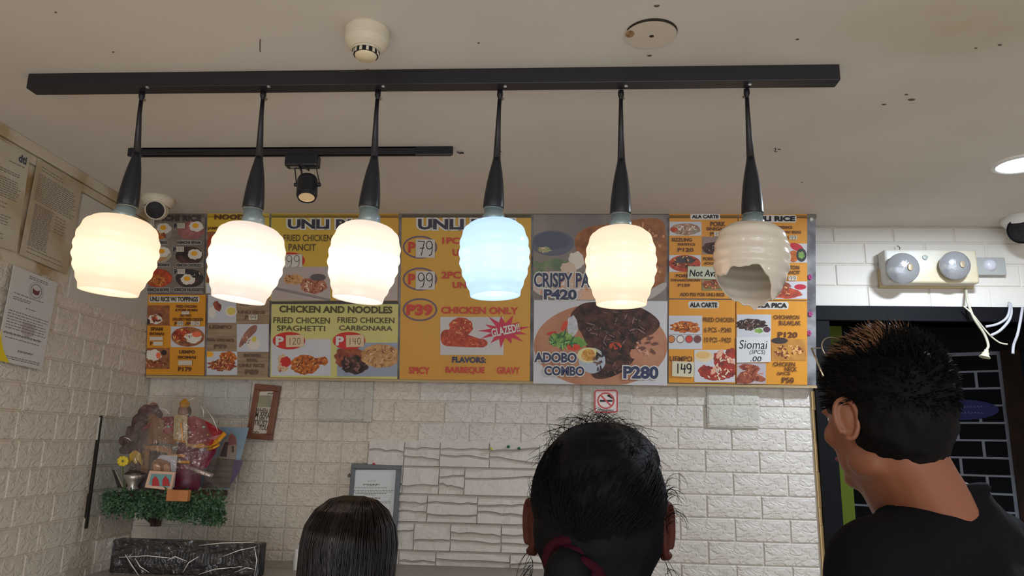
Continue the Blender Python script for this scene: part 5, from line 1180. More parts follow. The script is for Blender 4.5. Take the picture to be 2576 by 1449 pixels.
# small stuff on the shelf
def small(nm, cx, cy, yy, lab, cat): 
    r = empty(nm, on_y(cx, cy, yy), lab, cat); return r, r.location.copy()
root, R0 = small('photo_print', 430, 1228, 2.21, 'photo print of two faces leaning behind the small pink frame', 'photograph')
flat([(380, 1196), (388, 1160), (404, 1145), (446, 1146), (438, 1226), (380, 1226)], 2.21, mat('photo_pale', (184, 184, 190), .4), 'card')
flat([(378, 1190), (384, 1160), (396, 1153), (412, 1156), (428, 1163), (430, 1188)], 2.2088, mat('hair_gold', (140, 96, 66), .6), 'printed_hair'); flat([(386, 1188), (386, 1170), (394, 1166), (402, 1172), (404, 1188)], 2.208, mat('face_tone', (196, 146, 112), .6), 'printed_face'); flat([(412, 1188), (412, 1172), (418, 1167), (426, 1174), (428, 1188)], 2.208, MATS['face_tone'], 'printed_face')
root, R0 = small('small_picture_frame', 400, 1232, 2.185, 'small pink framed picture with two red figures leaning on the shelf edge', 'picture frame')
flat([(364, 1226), (376, 1184), (440, 1188), (430, 1234)], 2.185, mat('pink_frame', (206, 170, 146), .5), 'frame', .008)
flat([(374, 1220), (380, 1192), (433, 1194), (425, 1226)], 2.1838, mat('tiny_sea', (104, 150, 150), .5), 'printed_picture'); 
for cx in (392, 418): flat([(cx-10, 1222), (cx-9, 1206), (cx-2, 1197), (cx+6, 1206), (cx+9, 1222)], 2.183, mat('tiny_red', (170, 44, 50), .5), 'printed_figure')
root, R0 = small('yellow_flower', 309, 1200, 2.2, 'shiny yellow artificial flower at the left end of the shelf', 'flower')
g = G()
for k in range(9): a = k*.7; g.ell(on_y(309+9*math.cos(a), 1160+8*math.sin(a), 2.2)-R0, (.008, .004, .007), 8)
obj('petals', g, mat('petal_yellow', (214, 190, 50), .3), root, smooth=True); obj('stem', G().tube([on_y(309, 1164, 2.203)-R0, (0, .003, 0), (.002, .01, -.035)], .002, 6), mat('stem_green', (70, 90, 40), .6), root)
root, R0 = small('yellow_bow', 338, 1172, 2.215, 'gold ribbon bow left of the tan cloak', 'ribbon')
flat([(322, 1168), (326, 1142), (340, 1132), (352, 1140), (356, 1170), (348, 1160), (340, 1168), (332, 1158)], 2.215, mat('bow_gold', (186, 148, 52), .4), 'bow', .006)
root, R0 = small('silver_bowl', 333, 1232, 2.215, 'small silver cup with offerings on the left of the shelf', 'bowl')
obj('cup', G().lathe([(.018, 0), (.02, .004), (.014, .012), (.028, .03), (.034, .045), (.031, .045), (.024, .028), (.0001, .018)], 24), mat('silver', (170, 164, 156), .25, .8), root, smooth=True)
obj('offering', G().ell((0, 0, .045), (.028, .024, .012), 12), mat('foil_dark', (70, 60, 56), .3, .4, bump=(70, .8, .006)), root, smooth=True)
root, R0 = small('black_fan', 298, 1228, 2.225, 'dark folded card with silver edge at the far left of the shelf', 'card')
flat([(282, 1182), (290, 1184), (308, 1228), (296, 1228)], 2.225, mat('fan_black', (32, 28, 28), .4), 'card', .004)
flat([(288, 1183), (292, 1184), (312, 1224), (308, 1228)], 2.2235, mat('silver', (170, 164, 156), .25), 'silver_edge', .002)
# plastic wrap
root, R0 = small('plastic_cover', 425, 1120, 2.2, 'clear crinkled plastic bag draped over the shrine figures', 'plastic cover')
pm = bpy.data.materials.new('clear_film'); pm.use_nodes = True; nt = pm.node_tree; L = nt.links.new; nt.nodes.remove(nt.nodes['Principled BSDF'])
out = nt.nodes['Material Output']; tr_ = nt.nodes.new('ShaderNodeBsdfTransparent'); gs = nt.nodes.new('ShaderNodeBsdfGlossy'); gs.inputs['Roughness'].default_value = .07
df = nt.nodes.new('ShaderNodeBsdfDiffuse'); df.inputs[0].default_value = (.5, .47, .42, 1)
m1 = nt.nodes.new('ShaderNodeMixShader'); m1.inputs[0].default_value = .10; m2 = nt.nodes.new('ShaderNodeMixShader'); m2.inputs[0].default_value = .14
L(tr_.outputs[0], m1.inputs[1]); L(df.outputs[0], m1.inputs[2]); L(m1.outputs[0], m2.inputs[1]); L(gs.outputs[0], m2.inputs[2]); L(m2.outputs[0], out.inputs[0])
tc = nt.nodes.new('ShaderNodeTexCoord'); nz = nt.nodes.new('ShaderNodeTexNoise'); nz.inputs['Scale'].default_value = 22; nz.inputs['Detail'].default_value = 3; nz.inputs['Distortion'].default_value = 1.5
bb_ = nt.nodes.new('ShaderNodeBump'); bb_.inputs['Strength'].default_value = 1; bb_.inputs['Distance'].default_value = .02
L(tc.outputs['Object'], nz.inputs['Vector']); L(nz.outputs['Fac'], bb_.inputs['Height']); L(bb_.outputs['Normal'], gs.inputs['Normal'])
outl = [(283, 1228), (278, 1180), (285, 1130), (300, 1085), (330, 1045), (365, 1015), (395, 1000), (425, 1000), (440, 988), (475, 993), (500, 993), (522, 1020), (545, 1060), (566, 1090), (556, 1120), (545, 1160), (535, 1200), (545, 1228)]
vs = []; ctr = (430, 1130); rg = random.Random(9)
for ring_ in range(7):
    f = 1-ring_/6
    for (x, y) in outl:
        X = ctr[0]+(x-ctr[0])*f; Y = ctr[1]+(y-ctr[1])*f; dd = 2.33-.15*math.sqrt(max(0, 1-f*f))+rg.uniform(-.006, .006)*(f < 1)
        vs.append(on_y(X, Y, dd)-R0)
n = len(outl); fs = []
for r__ in range(6):
    for k in range(n): fs.append((r__*n+k, r__*n+(k+1) % n, (r__+1)*n+(k+1) % n, (r__+1)*n+k))
obj('film', G().add(vs, fs), pm, root, smooth=False)
for (a, b_) in (((505, 1020), (512, 1050)), ((520, 1030), (548, 1085)), ((400, 1025), (428, 1042)), ((462, 1100), (470, 1125)), ((470, 1010), (490, 1000)), ((310, 1100), (330, 1110))):
    m_ = ((a[0]+b_[0])/2+3, (a[1]+b_[1])/2-2); g = G(); g.tube([on_y(*a, 2.205)-R0, on_y(*m_, 2.198)-R0, on_y(*b_, 2.205)-R0], [.0006, .0012, .0006], 6); obj('film_fold', g, mat('fold_shine', (226, 222, 214), .15, spec=1), root, smooth=True)

# ================================================================ wrapped machine at the lower left and counter
zc_ = on_y(400, 1520, 1.95).z
cx0 = on_y(120, 1500, 1.95).x
ctop = on_y(700, 1434, 2.3).z
o = empty('back_counter', Vector((0, D-.02, ctop-.0)), 'grey counter top along the back wall at the bottom edge', 'counter')
obj('worktop', G().box(CX+.1, -.42, -.03, -.02, -.0, 0, b=.003), mat('grey_laminate', (140, 132, 124), .35), o)
obj('carcass', G().box(CX+.14, -.38, -ctop+.0, -.06, -.0, -.03), mat('cabinet_grey', (120, 112, 106), .6), o)
p0, p1 = on_y(283, 1357, 2.16), on_y(656, 1362, 2.16)
o = empty('wrapped_screen', Vector(((p0.x+p1.x)/2, 2.16, ctop)), 'black vented machine back wrapped in crinkled clear plastic at the lower left', 'appliance')
hx = (p1.x-p0.x)/2; hz = p0.z-ctop
obj('body', G().box(-hx, 0, 0, hx, .05, hz, b=.006), mat('gloss_black', (10, 11, 15), .3, spec=.3), o)
obj('vent_frame', G().box(-hx+.01, -.006, hz-.075, hx-.01, 0, hz-.012, b=.002), mat('matte_black', (18, 19, 24), .6, spec=.2), o)
for k in range(34):
    x = -hx+.07+k*(2*hx-.14)/33; obj('vent_slat', G().box(x-.0018, -.010, hz-.055, x+.0018, -.005, hz-.030), mat('slat_grey', (52, 54, 62), .4), o)
for k in range(6): obj('vent_rib', G().box(-.02, -.006, hz-.10-k*.006, .035, -.001, hz-.0975-k*.006), MATS['slat_grey'], o)
g = G(); rg = random.Random(6); nx_, nz_ = 36, 16; vs = []
for j in range(nz_+1):
    for i in range(nx_+1): vs.append((-hx-.006+(2*hx+.012)*i/nx_, -.014+rg.uniform(-.005, .003), (hz+.006)*j/nz_))
fs = [(j*(nx_+1)+i, j*(nx_+1)+i+1, (j+1)*(nx_+1)+i+1, (j+1)*(nx_+1)+i) for j in range(nz_) for i in range(nx_)]
vt = [(x, .055, z) for (x, y, z) in vs[-(nx_+1):]]; b0_ = len(vs)-(nx_+1); vs += vt
fs += [(b0_+i, b0_+i+1, b0_+nx_+2+i, b0_+nx_+1+i) for i in range(nx_)]
pm2 = pm.copy(); pm2.name = 'thin_film'; pm2.node_tree.nodes['Mix Shader'].inputs[0].default_value = .015; pm2.node_tree.nodes['Mix Shader.001'].inputs[0].default_value = .07
obj('plastic_film', G().add(vs, fs), pm2, o, smooth=True)
g = G()
for (a, b_, c_) in (((315, 1395), (330, 1420), (350, 1449)), ((340, 1405), (352, 1425), (375, 1440)), ((420, 1410), (440, 1400), (470, 1412)), ((500, 1445), (540, 1432), (610, 1425)), ((560, 1400), (600, 1385), (645, 1375)), ((640, 1375), (646, 1410), (640, 1449)), ((500, 1372), (560, 1366), (640, 1364)), ((300, 1402), (370, 1398), (440, 1405)), ((590, 1440), (620, 1428), (640, 1432)), ((460, 1440), (475, 1415), (500, 1400))):
    g = G(); g.tube([on_y(*p_, 2.137)-o.location for p_ in (a, b_, c_)], [.0008, .0016, .0006], 6); obj('film_crease', g, mat('fold_shine', (226, 222, 214), .15), o, smooth=True)
# white bottle
P = on_y(747, 1436, 2.32); hb = on_y(747, 1380, 2.32).z-P.z; rb_ = pxm(10)
o = empty('white_bottle', Vector((P.x, P.y, ctop)), 'slim white bottle on the counter left of the long-haired woman', 'bottle'); hb = on_y(747, 1380, 2.32).z-ctop
obj('body', G().lathe([(rb_, 0), (rb_, hb*.9), (rb_*.9, hb)], 24, cap=True), M_WHITE, o, smooth=False); obj('cap', G().lathe([(rb_*.5, hb), (rb_*.5, hb+.01), (rb_*.3, hb+.012)], 16, cap=True), mat('clear_cap', (200, 200, 200), .2), o)

# ================================================================ PEOPLE
def remesh(g, name, m, vox=.008, sm=6, fac=.5):
    me = g.mesh('tmp'); o = bpy.data.objects.new('tmp', me); C.objects.link(o)
    md = o.modifiers.new('r', 'REMESH'); md.mode = 'VOXEL'; md.voxel_size = vox; md.use_smooth_shade = True
    s = o.modifiers.new('s', 'SMOOTH'); s.iterations = sm; s.factor = fac
    bpy.context.view_layer.update(); me2 = bpy.data.meshes.new_from_object(o.evaluated_get(bpy.context.evaluated_depsgraph_get()))
    bpy.data.objects.remove(o); me2.name = name; me2.materials.clear(); me2.materials.append(m)
    me2.polygons.foreach_set('use_smooth', [True]*len(me2.polygons)); return me2
def body_geo(H, sh, fat=1.0, neck=True):
    """standing body facing +Y, z=0 at the soles; returns geometry and head centre"""
    s = H/1.70; g = G(); hz = H-.115*s
    V = lambda x, y, z: Vector((x*s, y*s, z*s))
    # legs
    for e in (-1, 1):
        g.caps(V(e*.095, 0, .88), V(e*.10, .01, .48), .085*s*fat, .056*s); g.caps(V(e*.10, .01, .48), V(e*.10, -.01, .09), .055*s, .038*s)
        g.caps(V(e*.10, -.03, .045), V(e*.11, .13, .03), .040*s, .028*s)
    # torso
    g.ell(V(0, 0, .93), (.165*s*fat, .11*s, .13*s), 20); g.ell(V(0, .0, 1.10), (.14*s*fat, .10*s, .16*s), 20); g.ell(V(0, -.005, 1.27), (.165*s*fat, .108*s, .15*s), 20)
    for e in (-1, 1):
        g.caps(V(0, -.012, 1.40), V(e*sh, -.01, 1.375), .056*s, .056*s); g.caps(V(0, -.03, 1.44), V(e*sh*.62, -.02, 1.395), .050*s, .045*s)
        g.caps(V(e*(sh+.01), -.01, 1.365), V(e*(sh+.045), -.005, 1.09), .050*s, .038*s)
        g.caps(V(e*(sh+.045), -.005, 1.09), V(e*(sh+.03), .12, .88), .038*s, .026*s)
        # hand: palm and fingers
        p = V(e*(sh+.028), .135, .85); g.ell(p+V(0, .01, -.02), (.016*s, .036*s, .044*s), 10)
        for k in range(4):
            q = p+V(0, -.014+k*.017, -.055); L_ = (.062, .072, .068, .052)[k]
            g.caps(q, q+V(-e*.004, .006, -L_*.55), .0085*s, .008*s, 8); g.caps(q+V(-e*.004, .006, -L_*.55), q+V(-e*.016, .01, -L_), .008*s, .0065*s, 8)
        g.caps(p+V(0, .036, 0), p+V(-e*.008, .066, -.028), .0105*s, .008*s, 8); g.caps(p+V(-e*.008, .066, -.028), p+V(-e*.014, .074, -.05), .008*s, .007*s, 8)
    if neck: g.caps(V(0, -.02, 1.40), V(0, .008, 1.53), .060*s, .054*s)
    return g, s
def head_geo(g, c, s, R=None):
    """head centre c (mid skull), facing +Y"""
    R = R or Matrix.Identity(3); E = lambda x, y, z: c+R @ (Vector((x, y, z))*s)
    M4 = Matrix.Translation(c) @ R.to_4x4()
    def el(x, y, z, rx, ry, rz, n=20): g.ell((x*s, y*s, z*s), (rx*s, ry*s, rz*s), n, M4)
    el(0, -.008, .028, .076, .098, .090, 28); el(0, .02, -.01, .066, .075, .08, 24); el(0, .035, -.055, .054, .052, .055, 20)
    el(0, .068, -.095, .026, .022, .018, 14); el(0, .066, -.062, .034, .026, .018, 14)       # chin, mouth
    for e in (-1, 1):
        el(e*.038, .066, -.025, .024, .02, .022, 14); el(e*.03, .083, .016, .022, .010, .008, 12)   # cheek, brow
        el(e*.052, .0, -.07, .016, .035, .025, 12)
    g.caps(E(0, .09, .008), E(0, .108, -.022), .008*s, .0115*s, 10); g.ell((0, .104*s, -.028*s), (.017*s, .011*s, .009*s), 12, M4)
    return M4
def ears(root, c, s, m, R=None, rt=.0):
    M4 = Matrix.Translation(c) @ (R or Matrix.Identity(3)).to_4x4()
    for e in (-1, 1):
        g = G(); Me = M4 @ Matrix.Translation((e*.079*s, -.004*s, -.004*s)) @ Matrix.Rotation(e*(-.42), 4, 'Z') @ Matrix.Rotation(-.12, 4, 'X')
        pts = []
        for k in range(19):
            a = math.radians(-120+k*19); rr_ = 1+.12*math.sin(a)
            pts.append(Me @ Vector((e*.006*s, -.017*s*rr_*math.cos(a)*1.0, .031*s*math.sin(a)+.0)))
        g.tube(pts, .0042*s, 8); g.ell((0, 0, 0), (.006*s, .0155*s, .0275*s), 14, Me); g.ell((0, .004*s, -.026*s), (.006*s, .009*s, .010*s), 10, Me); g.ell((e*-.004*s, .012*s, 0), (.01*s, .008*s, .022*s), 10, Me)
        link('ear', remesh(g, 'ear', m, .0022, 3), root)
def face(root, M4, s, mlip):
    ew_ = mat('eye_white', (224, 220, 214), .2); ei = mat('iris_brown', (46, 28, 18), .2)
    for e in (-1, 1):
        obj('eye', G().ell((e*.031*s, .0745*s, .003*s), (.0125*s, .009*s, .0075*s), 14, M4), ew_, root, smooth=True)
        obj('iris', G().ell((e*.031*s, .0825*s, .003*s), (.0052*s, .002*s, .0052*s), 12, M4), ei, root, smooth=True)
        obj('eyebrow', G().tube([M4 @ Vector((e*.014*s, .094*s, .021*s)), M4 @ Vector((e*.03*s, .0935*s, .026*s)), M4 @ Vector((e*.047*s, .083*s, .021*s))], [.0022*s, .003*s, .0012*s], 6), mat('brow_black', (22, 18, 16), .7), root)
    obj('lips', G().ell((0, .0905*s, -.0625*s), (.023*s, .005*s, .0065*s), 16, M4), mlip, root, smooth=True)
def hair_cap(c, s, M4, spec, m, name, vox=.005, par=None, bias=0, noisef=None):
    g = G()
    for (x, y, z, rx, ry, rz) in spec: g.ell((x*s, y*s, z*s), (rx*s, ry*s, rz*s), 24, M4)
    me = remesh(g, name, m, vox, 5)
    if noisef:
        from mathutils import noise as nz_
        me.vertex_normals if hasattr(me, 'vertex_normals') else None
        nor = [v.normal.copy() for v in me.vertices]
        for v, nn_ in zip(me.vertices, nor): v.co += nn_*noisef(v.co)
    return link(name, me, par)
def strands(root, items, m, name='hair_strands', n=3):
    g = G()
    for pts, r in items: g.tube(pts, r, n, cap=False)
    o = obj(name, g, m, root, smooth=True); o['kind'] = 'stuff'; return o
def cloth(g, name, m, root, vox=.010, cut=None, sm=8, low=None, rib=None):
    me = remesh(g, name, m, vox, sm)
    bm = bmesh.new(); bm.from_mesh(me)
    for c in (cut, low):
        if c: bmesh.ops.bisect_plane(bm, geom=bm.verts[:]+bm.edges[:]+bm.faces[:], plane_co=c[0], plane_no=c[1], clear_outer=True)
    loop = [v.co.copy() for v in bm.verts if v.is_boundary and cut and abs((v.co-Vector(cut[0])).dot(Vector(cut[1]))) < 1e-4]
    bm.to_mesh(me); bm.free(); me.polygons.foreach_set('use_smooth', [True]*len(me.polygons))
    o = link(name, me, root)
    if rib and loop:
        c = sum(loop, Vector())/len(loop); loop.sort(key=lambda p: math.atan2(p.y-c.y, p.x-c.x)); pts = []
        for k in range(32):
            a = -math.pi+2*math.pi*k/32; near = min(loop, key=lambda p: abs((math.atan2(p.y-c.y, p.x-c.x)-a+math.pi) % (2*math.pi)-math.pi)); pts.append(near)
        pts = [(pts[k-1]+pts[k]+pts[(k+1) % 32])/3 for k in range(32)]; pts += pts[:2]
        obj('collar', G().tube(pts, rib, 8, cap=False), m, root, smooth=True)
    return o
def clothes(root, s, sh, mt, mb_, fat=1.0, neck=None, sleeve=.6):
    V = lambda x, y, z: Vector((x*s, y*s, z*s)); g = G(); a = .012
    g.ell(V(0, 0, .96), ((.17*fat+a)*s, (.11+a)*s, .12*s), 20); g.ell(V(0, 0, 1.10), ((.15*fat+a)*s, (.102+a)*s, .17*s), 20); g.ell(V(0, -.005, 1.27), ((.167*fat+a)*s, (.11+a)*s, (.15+a)*s), 20)
    for e in (-1, 1):
        g.caps(V(0, -.012, 1.395), V(e*sh, -.01, 1.375), (.056+a)*s, (.056+a)*s); g.caps(V(0, -.03, 1.43), V(e*sh*.62, -.02, 1.395), (.050+a)*s, (.047+a)*s)
        g.caps(V(e*(sh+.01), -.01, 1.365), V(e*(sh+.03), -.008, 1.20), (.050+a)*s, (.050+a)*s)
    g.caps(V(0, -.02, 1.38), V(0, -.012, 1.46), (.062+a)*s, (.056+a)*s)
    nk = neck or ((0, -.02*s, 1.495*s), Vector((0, .25, 1)).normalized())
    o = cloth(g, 'shirt', mt, root, .009, nk, rib=.006*s)
    g = G()
    for e in (-1, 1):
        g.caps(V(e*.095, 0, .88), V(e*.10, .01, .48), (.085*fat+.012)*s, .070*s); g.caps(V(e*.10, .01, .48), V(e*.10, -.01, .10), .069*s, .058*s)
        g.box(*(V(e*.10-.043, -.07, 0)), *(V(e*.10+.043, .17, .0)+Vector((0, 0, .001))))
    g.ell(V(0, 0, .92), ((.165*fat+.012)*s, .122*s, .11*s), 20)
    cloth(g, 'trousers', mb_, root, .012, low=((0, 0, .06*s), Vector((0, 0, -1))))
    for e in (-1, 1): obj('shoe', G().box((e*.10-.045)*s, -.075*s, 0, (e*.10+.045)*s, .175*s, .055*s, b=.02*s), mat('shoe_black', (26, 26, 28), .5), root, smooth=True)
    return o
sk = mat('skin_tan', (134, 82, 58), .5, bump=(180, .1, .0008)); sk.node_tree.nodes['Principled BSDF'].inputs['Subsurface Weight'].default_value = .12
sk.node_tree.nodes['Principled BSDF'].inputs['Subsurface Radius'].default_value = (.01, .004, .002)
sk2 = mat('skin_brown', (70, 34, 26), .6, spec=.15); lip = mat('lip', (140, 78, 70), .4)
hb = mat('hair_black', (11, 9, 9), .65, spec=.12); hbb = mat('hair_black_matte', (7, 7, 10), .65, spec=.12)
hbr = mat('hair_darkbrown', (24, 15, 14), .28, spec=.45); hlt = mat('hair_lit_tip', (122, 82, 50), .55)  # brown tip colour paints the light on top of the dark hair

def place(head_px, depth_y, s):
    return on_y(*head_px, depth_y)
me = remesh(FL[0], 'ruffled_cloth', FL[1], .004, 2)
import mathutils
for v in me.vertices: v.co += v.normal*.005*mathutils.noise.noise(v.co*60)
link('ruffled_cloth', me, FL[2])
# ---------- man at the right
from mathutils import noise as mnoise
HM = on_y(2224, 1052, 1.13); TB = on_y(2336, 1262, 1.19); BETA = math.radians(40); phi = math.radians(25)
H = TB.z/1.455*1.70
MR = Matrix.Translation((TB.x, TB.y, 0)) @ Matrix.Rotation(BETA, 4, 'Z')
root = empty('person', MR, 'man in a black t-shirt seen from behind, head turned left, short dark hair', 'person')
g, s = body_geo(H, .17, 1.02, False)
hc = MR.inverted() @ HM; Rh = Matrix.Rotation(phi-BETA, 3, 'Z') @ Matrix.Rotation(-.05, 3, 'X')
neck_top = hc+Rh @ Vector((0, -.012, -.05))
g.caps(Vector((0, -.02, 1.41*s)), neck_top, .066, .056); g.caps(Vector((0, .01, 1.42*s)), hc+Rh @ Vector((0, .01, -.06)), .058, .050)
g.caps(Vector((0, -.035, 1.38*s)), hc+Rh @ Vector((0, -.03, -.05)), .06, .048)
M4 = head_geo(g, hc, .90, Rh)
link('body', remesh(g, 'body', sk, .0055, 6), root); ears(root, hc, .92, sk, Rh); face(root, M4, .90, lip)
clothes(root, s, .17, mat('black_tee', (15, 15, 19), .9, spec=.1, bump=(14, .35, .02)), mat('jeans_dark', (30, 34, 46), .8), 1.02, ((0, -.03*s, 1.462*s), Vector((0, .42, 1)).normalized()))
hn = lambda c: .004*mnoise.noise(c*38)+.002*mnoise.noise(c*110)
hair = hair_cap(hc, .90, M4, [(0, -.012, .036, .085, .104, .090), (0, -.03, .0, .082, .084, .085), (0, .05, .068, .066, .05, .042), (0, -.054, -.035, .062, .044, .05), (0, .0, .072, .074, .088, .052)], hb, 'hair', .005, root, noisef=hn)
rg = random.Random(21); items = []; tips = []
for k in range(4200):
    a = rg.uniform(0, 6.283); el_ = rg.uniform(-.7, 1.0) if rg.random() < .8 else rg.uniform(.5, 1.5); ce = math.cos(el_)
    d = Vector((math.cos(a)*ce, math.sin(a)*ce, math.sin(el_)))
    P = Vector((d.x*.086, -.012+d.y*.106, .036+d.z*.090+.012*max(0, d.z)))*.90
    if d.y > .72 and d.z < .35: continue
    if d.z < -.2 and d.y > -.2: continue
    top = max(0, d.z); L_ = .008+.015*top*rg.random()
    f = (d+Vector((rg.uniform(-.5, .5), rg.uniform(-.1, .7), rg.uniform(-.2, .5)))).normalized()
    p1 = P+f*L_*.6; p2 = p1+(f+Vector((0, .4, -.35))).normalized()*L_*.6
    W4 = lambda v: M4 @ v
    lst = tips if (top > .62 and rg.random() < .55 and P.y > -.05) else items
    lst.append(([W4(P-d*.004), W4(p1), W4(p2)], [.0009, .0007, .0002]))
strands(root, items, hb); strands(root, tips, hlt)['label'] = 'hair tips coloured brown as if lit from above'
hairM4 = MR @ M4
# glasses pushed up on his head
gr_ = empty('eyeglasses', hairM4 @ Matrix.Translation((0, .08, .075)), 'thin silver eyeglasses pushed up on the head of the man in black', 'eyeglasses')
mg = mat('glasses_metal', (200, 190, 170), .2, .9)
IM = (hairM4 @ Matrix.Translation((0, .08, .075))).inverted()
t0 = on_y(2089, 878, 1.10); 
def to_l(x, y, z): return Vector((x, y-.08, z-.075))
tp0 = IM @ on_y(2089, 880, HM.y+.035); tp1 = IM @ on_y(2126, 950, HM.y+.0)
tp0.x = min(tp0.x, -.074); tp1.x = -.088
for e in (-1, 1):
    m_ = lambda v: Vector((-v.x*1.0 if e > 0 else v.x, v.y, v.z))
    obj('temple', G().tube([m_(tp0), m_(tp0.lerp(tp1, .5)), m_(tp1)], .0016, 8), mg, gr_, smooth=True)
for e in (-1, 1):
    cx = e*.033; pts = [Vector((cx+.026*math.cos(a*math.pi/10), tp0.y-.006+.004*math.sin(a*math.pi/10), tp0.z+.0+.019*math.sin(a*math.pi/10))) for a in range(21)]
    obj('lens_rim', G().tube(pts, .0012, 6), mg, gr_, smooth=True)
obj('bridge', G().tube([(-.008, tp0.y-.005, tp0.z), (0, tp0.y-.003, tp0.z+.003), (.008, tp0.y-.005, tp0.z)], .0012, 6), mg, gr_)
for e in (-1, 1): obj('hinge', G().tube([(e*.058, tp0.y-.006, tp0.z), (-tp0.x*e, tp0.y, tp0.z)], .0012, 6), mg, gr_)

# ---------- woman in the middle with tied hair
HW = on_y(1507, 1322, .95); H = HW.z+.118
root = empty('person', Matrix.Translation((HW.x, HW.y, 0)) @ Matrix.Rotation(math.radians(2), 4, 'Z'), 'person with dark tied-up frizzy hair and red hair tie, seen from behind', 'person')
g, s = body_geo(H, .165, 1.05); hc = Vector((0, .012, HW.z)); Rh = Matrix.Rotation(-.08, 3, 'Z')
g.caps(Vector((0, -.01, H-.27)), hc+Vector((0, -.012, -.05)), .054, .052)
M4 = head_geo(g, hc, .96, Rh); link('body', remesh(g, 'body', sk2, .0065, 6), root); ears(root, hc, 1.0, sk2, Rh); face(root, M4, .96, lip)
clothes(root, s, .165, mat('dark_blouse', (40, 36, 44), .8, bump=(14, .3, .02)), mat('jeans_dark', (30, 34, 46), .8), 1.05)
hair_cap(hc, .96, M4, [(0, -.014, .036, .084, .104, .094), (0, -.03, .0, .082, .084, .086), (0, -.045, -.04, .066, .06, .06), (0, .04, .07, .07, .06, .045), (.01, .0, .08, .07, .08, .05)], hbb, 'hair', .005, root, noisef=lambda c: .0025*mnoise.noise(c*45)+.0012*mnoise.noise(c*140))
bc = Vector((-.034, -.098, -.032))
obj('hair_bun', G().ell(bc+Vector((.0, -.002, -.016)), (.027, .020, .034), 20, M4), hbb, root, smooth=True)
g = G()
for k in range(3):
    pts = []
    for j in range(25): a = 2*math.pi*j/24; pts.append(M4 @ (bc+Vector(((.023+k*.002)*math.cos(a)+.005*k, .006-k*.005+.004*math.sin(a*3), (.019+k*.002)*math.sin(a)+.004-.012*k))))
    g.tube(pts, .0065, 8, cap=False)
obj('hair_tie', g, mat('maroon_tie', (44, 5, 18), .8, spec=.1), root, smooth=True)
rg = random.Random(31); items = []
for k in range(520):
    a = rg.uniform(0, 6.283); el_ = rg.uniform(-.7, 1.5); ce = math.cos(el_); d = Vector((math.cos(a)*ce, math.sin(a)*ce, math.sin(el_)))
    if d.y > .8 and d.z < .5: continue
    P = Vector((d.x*.086, -.014+d.y*.104, .034+d.z*.1))*.96; tan_ = d.cross(Vector((rg.uniform(-1, 1), rg.uniform(-1, 1), rg.uniform(-1, 1)))).normalized()
    L_ = rg.uniform(.012, .036)*(1.4 if d.z > .5 else .8); cur = rg.uniform(.3, 1.1); pts = [M4 @ (P-d*.003)]
    for j in range(1, 6): t = j/5; pts.append(M4 @ (P+tan_*L_*math.sin(t*cur*1.8)+d*L_*.22*t*(1.2-t)*2*rg.uniform(.8, 1.1)))
    items.append((pts, [.00035, .0003, .0003, .00025, .0002, .00012]))
for k in range(650):          # combed back to the tie
    a = rg.uniform(-.25, math.pi+.25); st = Vector((.086*math.cos(a), -.01+.05*math.sin(a)*rg.random(), .03+.098*abs(math.sin(a))*rg.uniform(.6, 1)))
    st = Vector((st.x, st.y-.02, st.z)); q = st-Vector((0, -.012, .03)); en = bc+Vector((rg.uniform(-.02, .02), .0, rg.uniform(-.01, .02))); pts = []
    for j in range(8):
        t = j/7; v = st.lerp(en, t)-Vector((0, -.014, .03)); v = Vector((v.x/.085, v.y/.105, v.z/.095)); v = v.normalized() if v.length > 1e-4 else v; v = Vector((v.x*.0865, v.y*.1065-.014, v.z*.0975+.03)); pts.append(M4 @ (v*.96))
    items.append((pts, .0005))
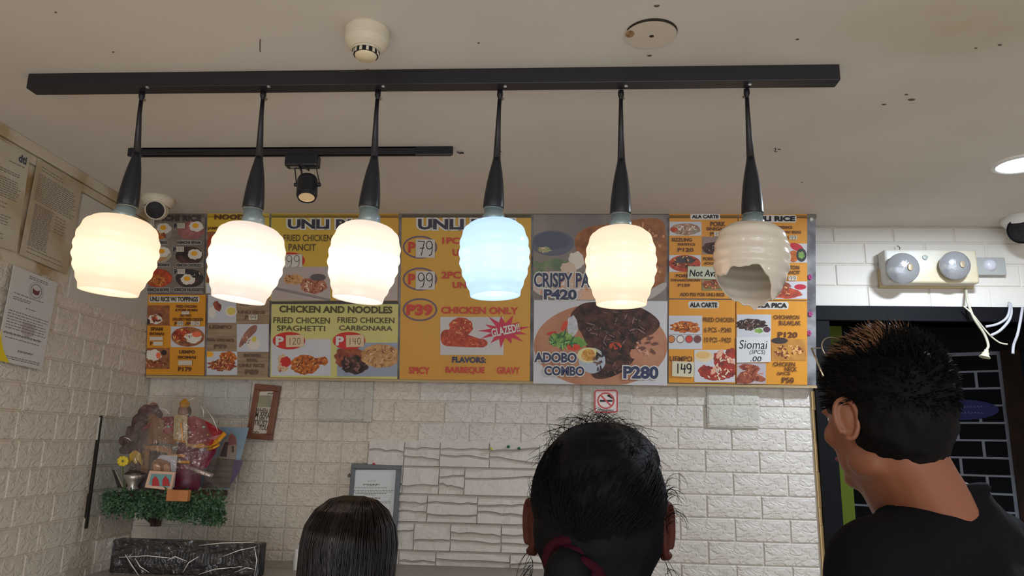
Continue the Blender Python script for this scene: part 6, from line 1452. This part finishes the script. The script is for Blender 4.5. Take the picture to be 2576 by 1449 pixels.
for sd_ in (-1, 1):          # curls at the temples and ears
    for k in range(54 if sd_ > 0 else 30):
        up_ = sd_ > 0 and k < 34
        z_ = rg.uniform(.0, .05) if up_ else rg.uniform(-.10, -.03); P = Vector((sd_*.080, rg.uniform(-.04, .0), z_)); r_ = rg.uniform(.006, .017); pts = []
        ph = rg.uniform(-.9, .5); sw = rg.uniform(1.5, 3.6); dn = 0 if up_ else rg.uniform(.02, .05)
        for j in range(9): t = j/8; aa = ph+t*sw; pts.append(M4 @ (P+Vector((sd_*(r_*(1-math.cos(aa))*.8), -.01*t, r_*math.sin(aa)-dn*t))))
        items.append((pts, [.00035]*6+[.00025, .0002, .0001]))
strands(root, items, hbb, 'flyaway_hair')

# ---------- long-haired woman at left
HL = on_y(880, 1415, 1.36); H = HL.z+.118
root = empty('person', Matrix.Translation((HL.x, HL.y, 0)) @ Matrix.Rotation(math.radians(-4), 4, 'Z'), 'woman with long straight glossy dark brown hair, seen from behind below the certificate', 'person')
g, s = body_geo(H, .155, .98); hc = Vector((0, .012, HL.z)); g.caps(Vector((0, -.01, H-.27)), hc+Vector((0, -.012, -.05)), .05, .048)
M4 = head_geo(g, hc, .95); link('body', remesh(g, 'body', sk2, .0065, 6), root); ears(root, hc, .74, sk2); face(root, M4, .95, lip)
clothes(root, s, .155, mat('plum_top', (70, 50, 62), .8), mat('jeans_dark', (30, 34, 46), .8), .98)
hm = hbr
hair_cap(hc, .95, M4, [(0, -.012, .028, .078, .104, .090), (0, -.03, -.02, .089, .086, .085), (0, -.045, -.09, .095, .07, .10), (0, -.055, -.17, .101, .062, .11), (0, -.062, -.26, .10, .054, .12), (0, -.066, -.36, .088, .045, .11), (.0, -.066, -.43, .07, .035, .07)], hm, 'hair', .0055, root,
         noisef=lambda c: .0022*mnoise.noise(Vector((c.x*75, c.y*60, c.z*7))))
rg = random.Random(41); items = []
for k in range(700):
    a = rg.uniform(math.pi*.95, math.pi*2.05); d0 = Vector((math.cos(a), math.sin(a), 0)); x0 = rg.uniform(-.02, .02)
    pts = []
    for j in range(9):
        t = j/8; el_ = math.pi/2*(1-t*1.9)
        if el_ > -.1: pts.append(M4 @ (Vector((d0.x*.081*math.cos(el_)+x0*(1-t), -.012+d0.y*.106*max(0, math.cos(el_)), .028+.0915*math.sin(el_)))*.95))
        else:
            q = (-el_); zz_ = .028-.26*q; xx = d0.x*(.085+.014*min(1, q)); yy = -.03+d0.y*(.092-.02*q); pts.append(M4 @ (Vector((xx, yy, zz_))*.95))
    items.append((pts, .0006))
strands(root, items, hbr)

flush_text()
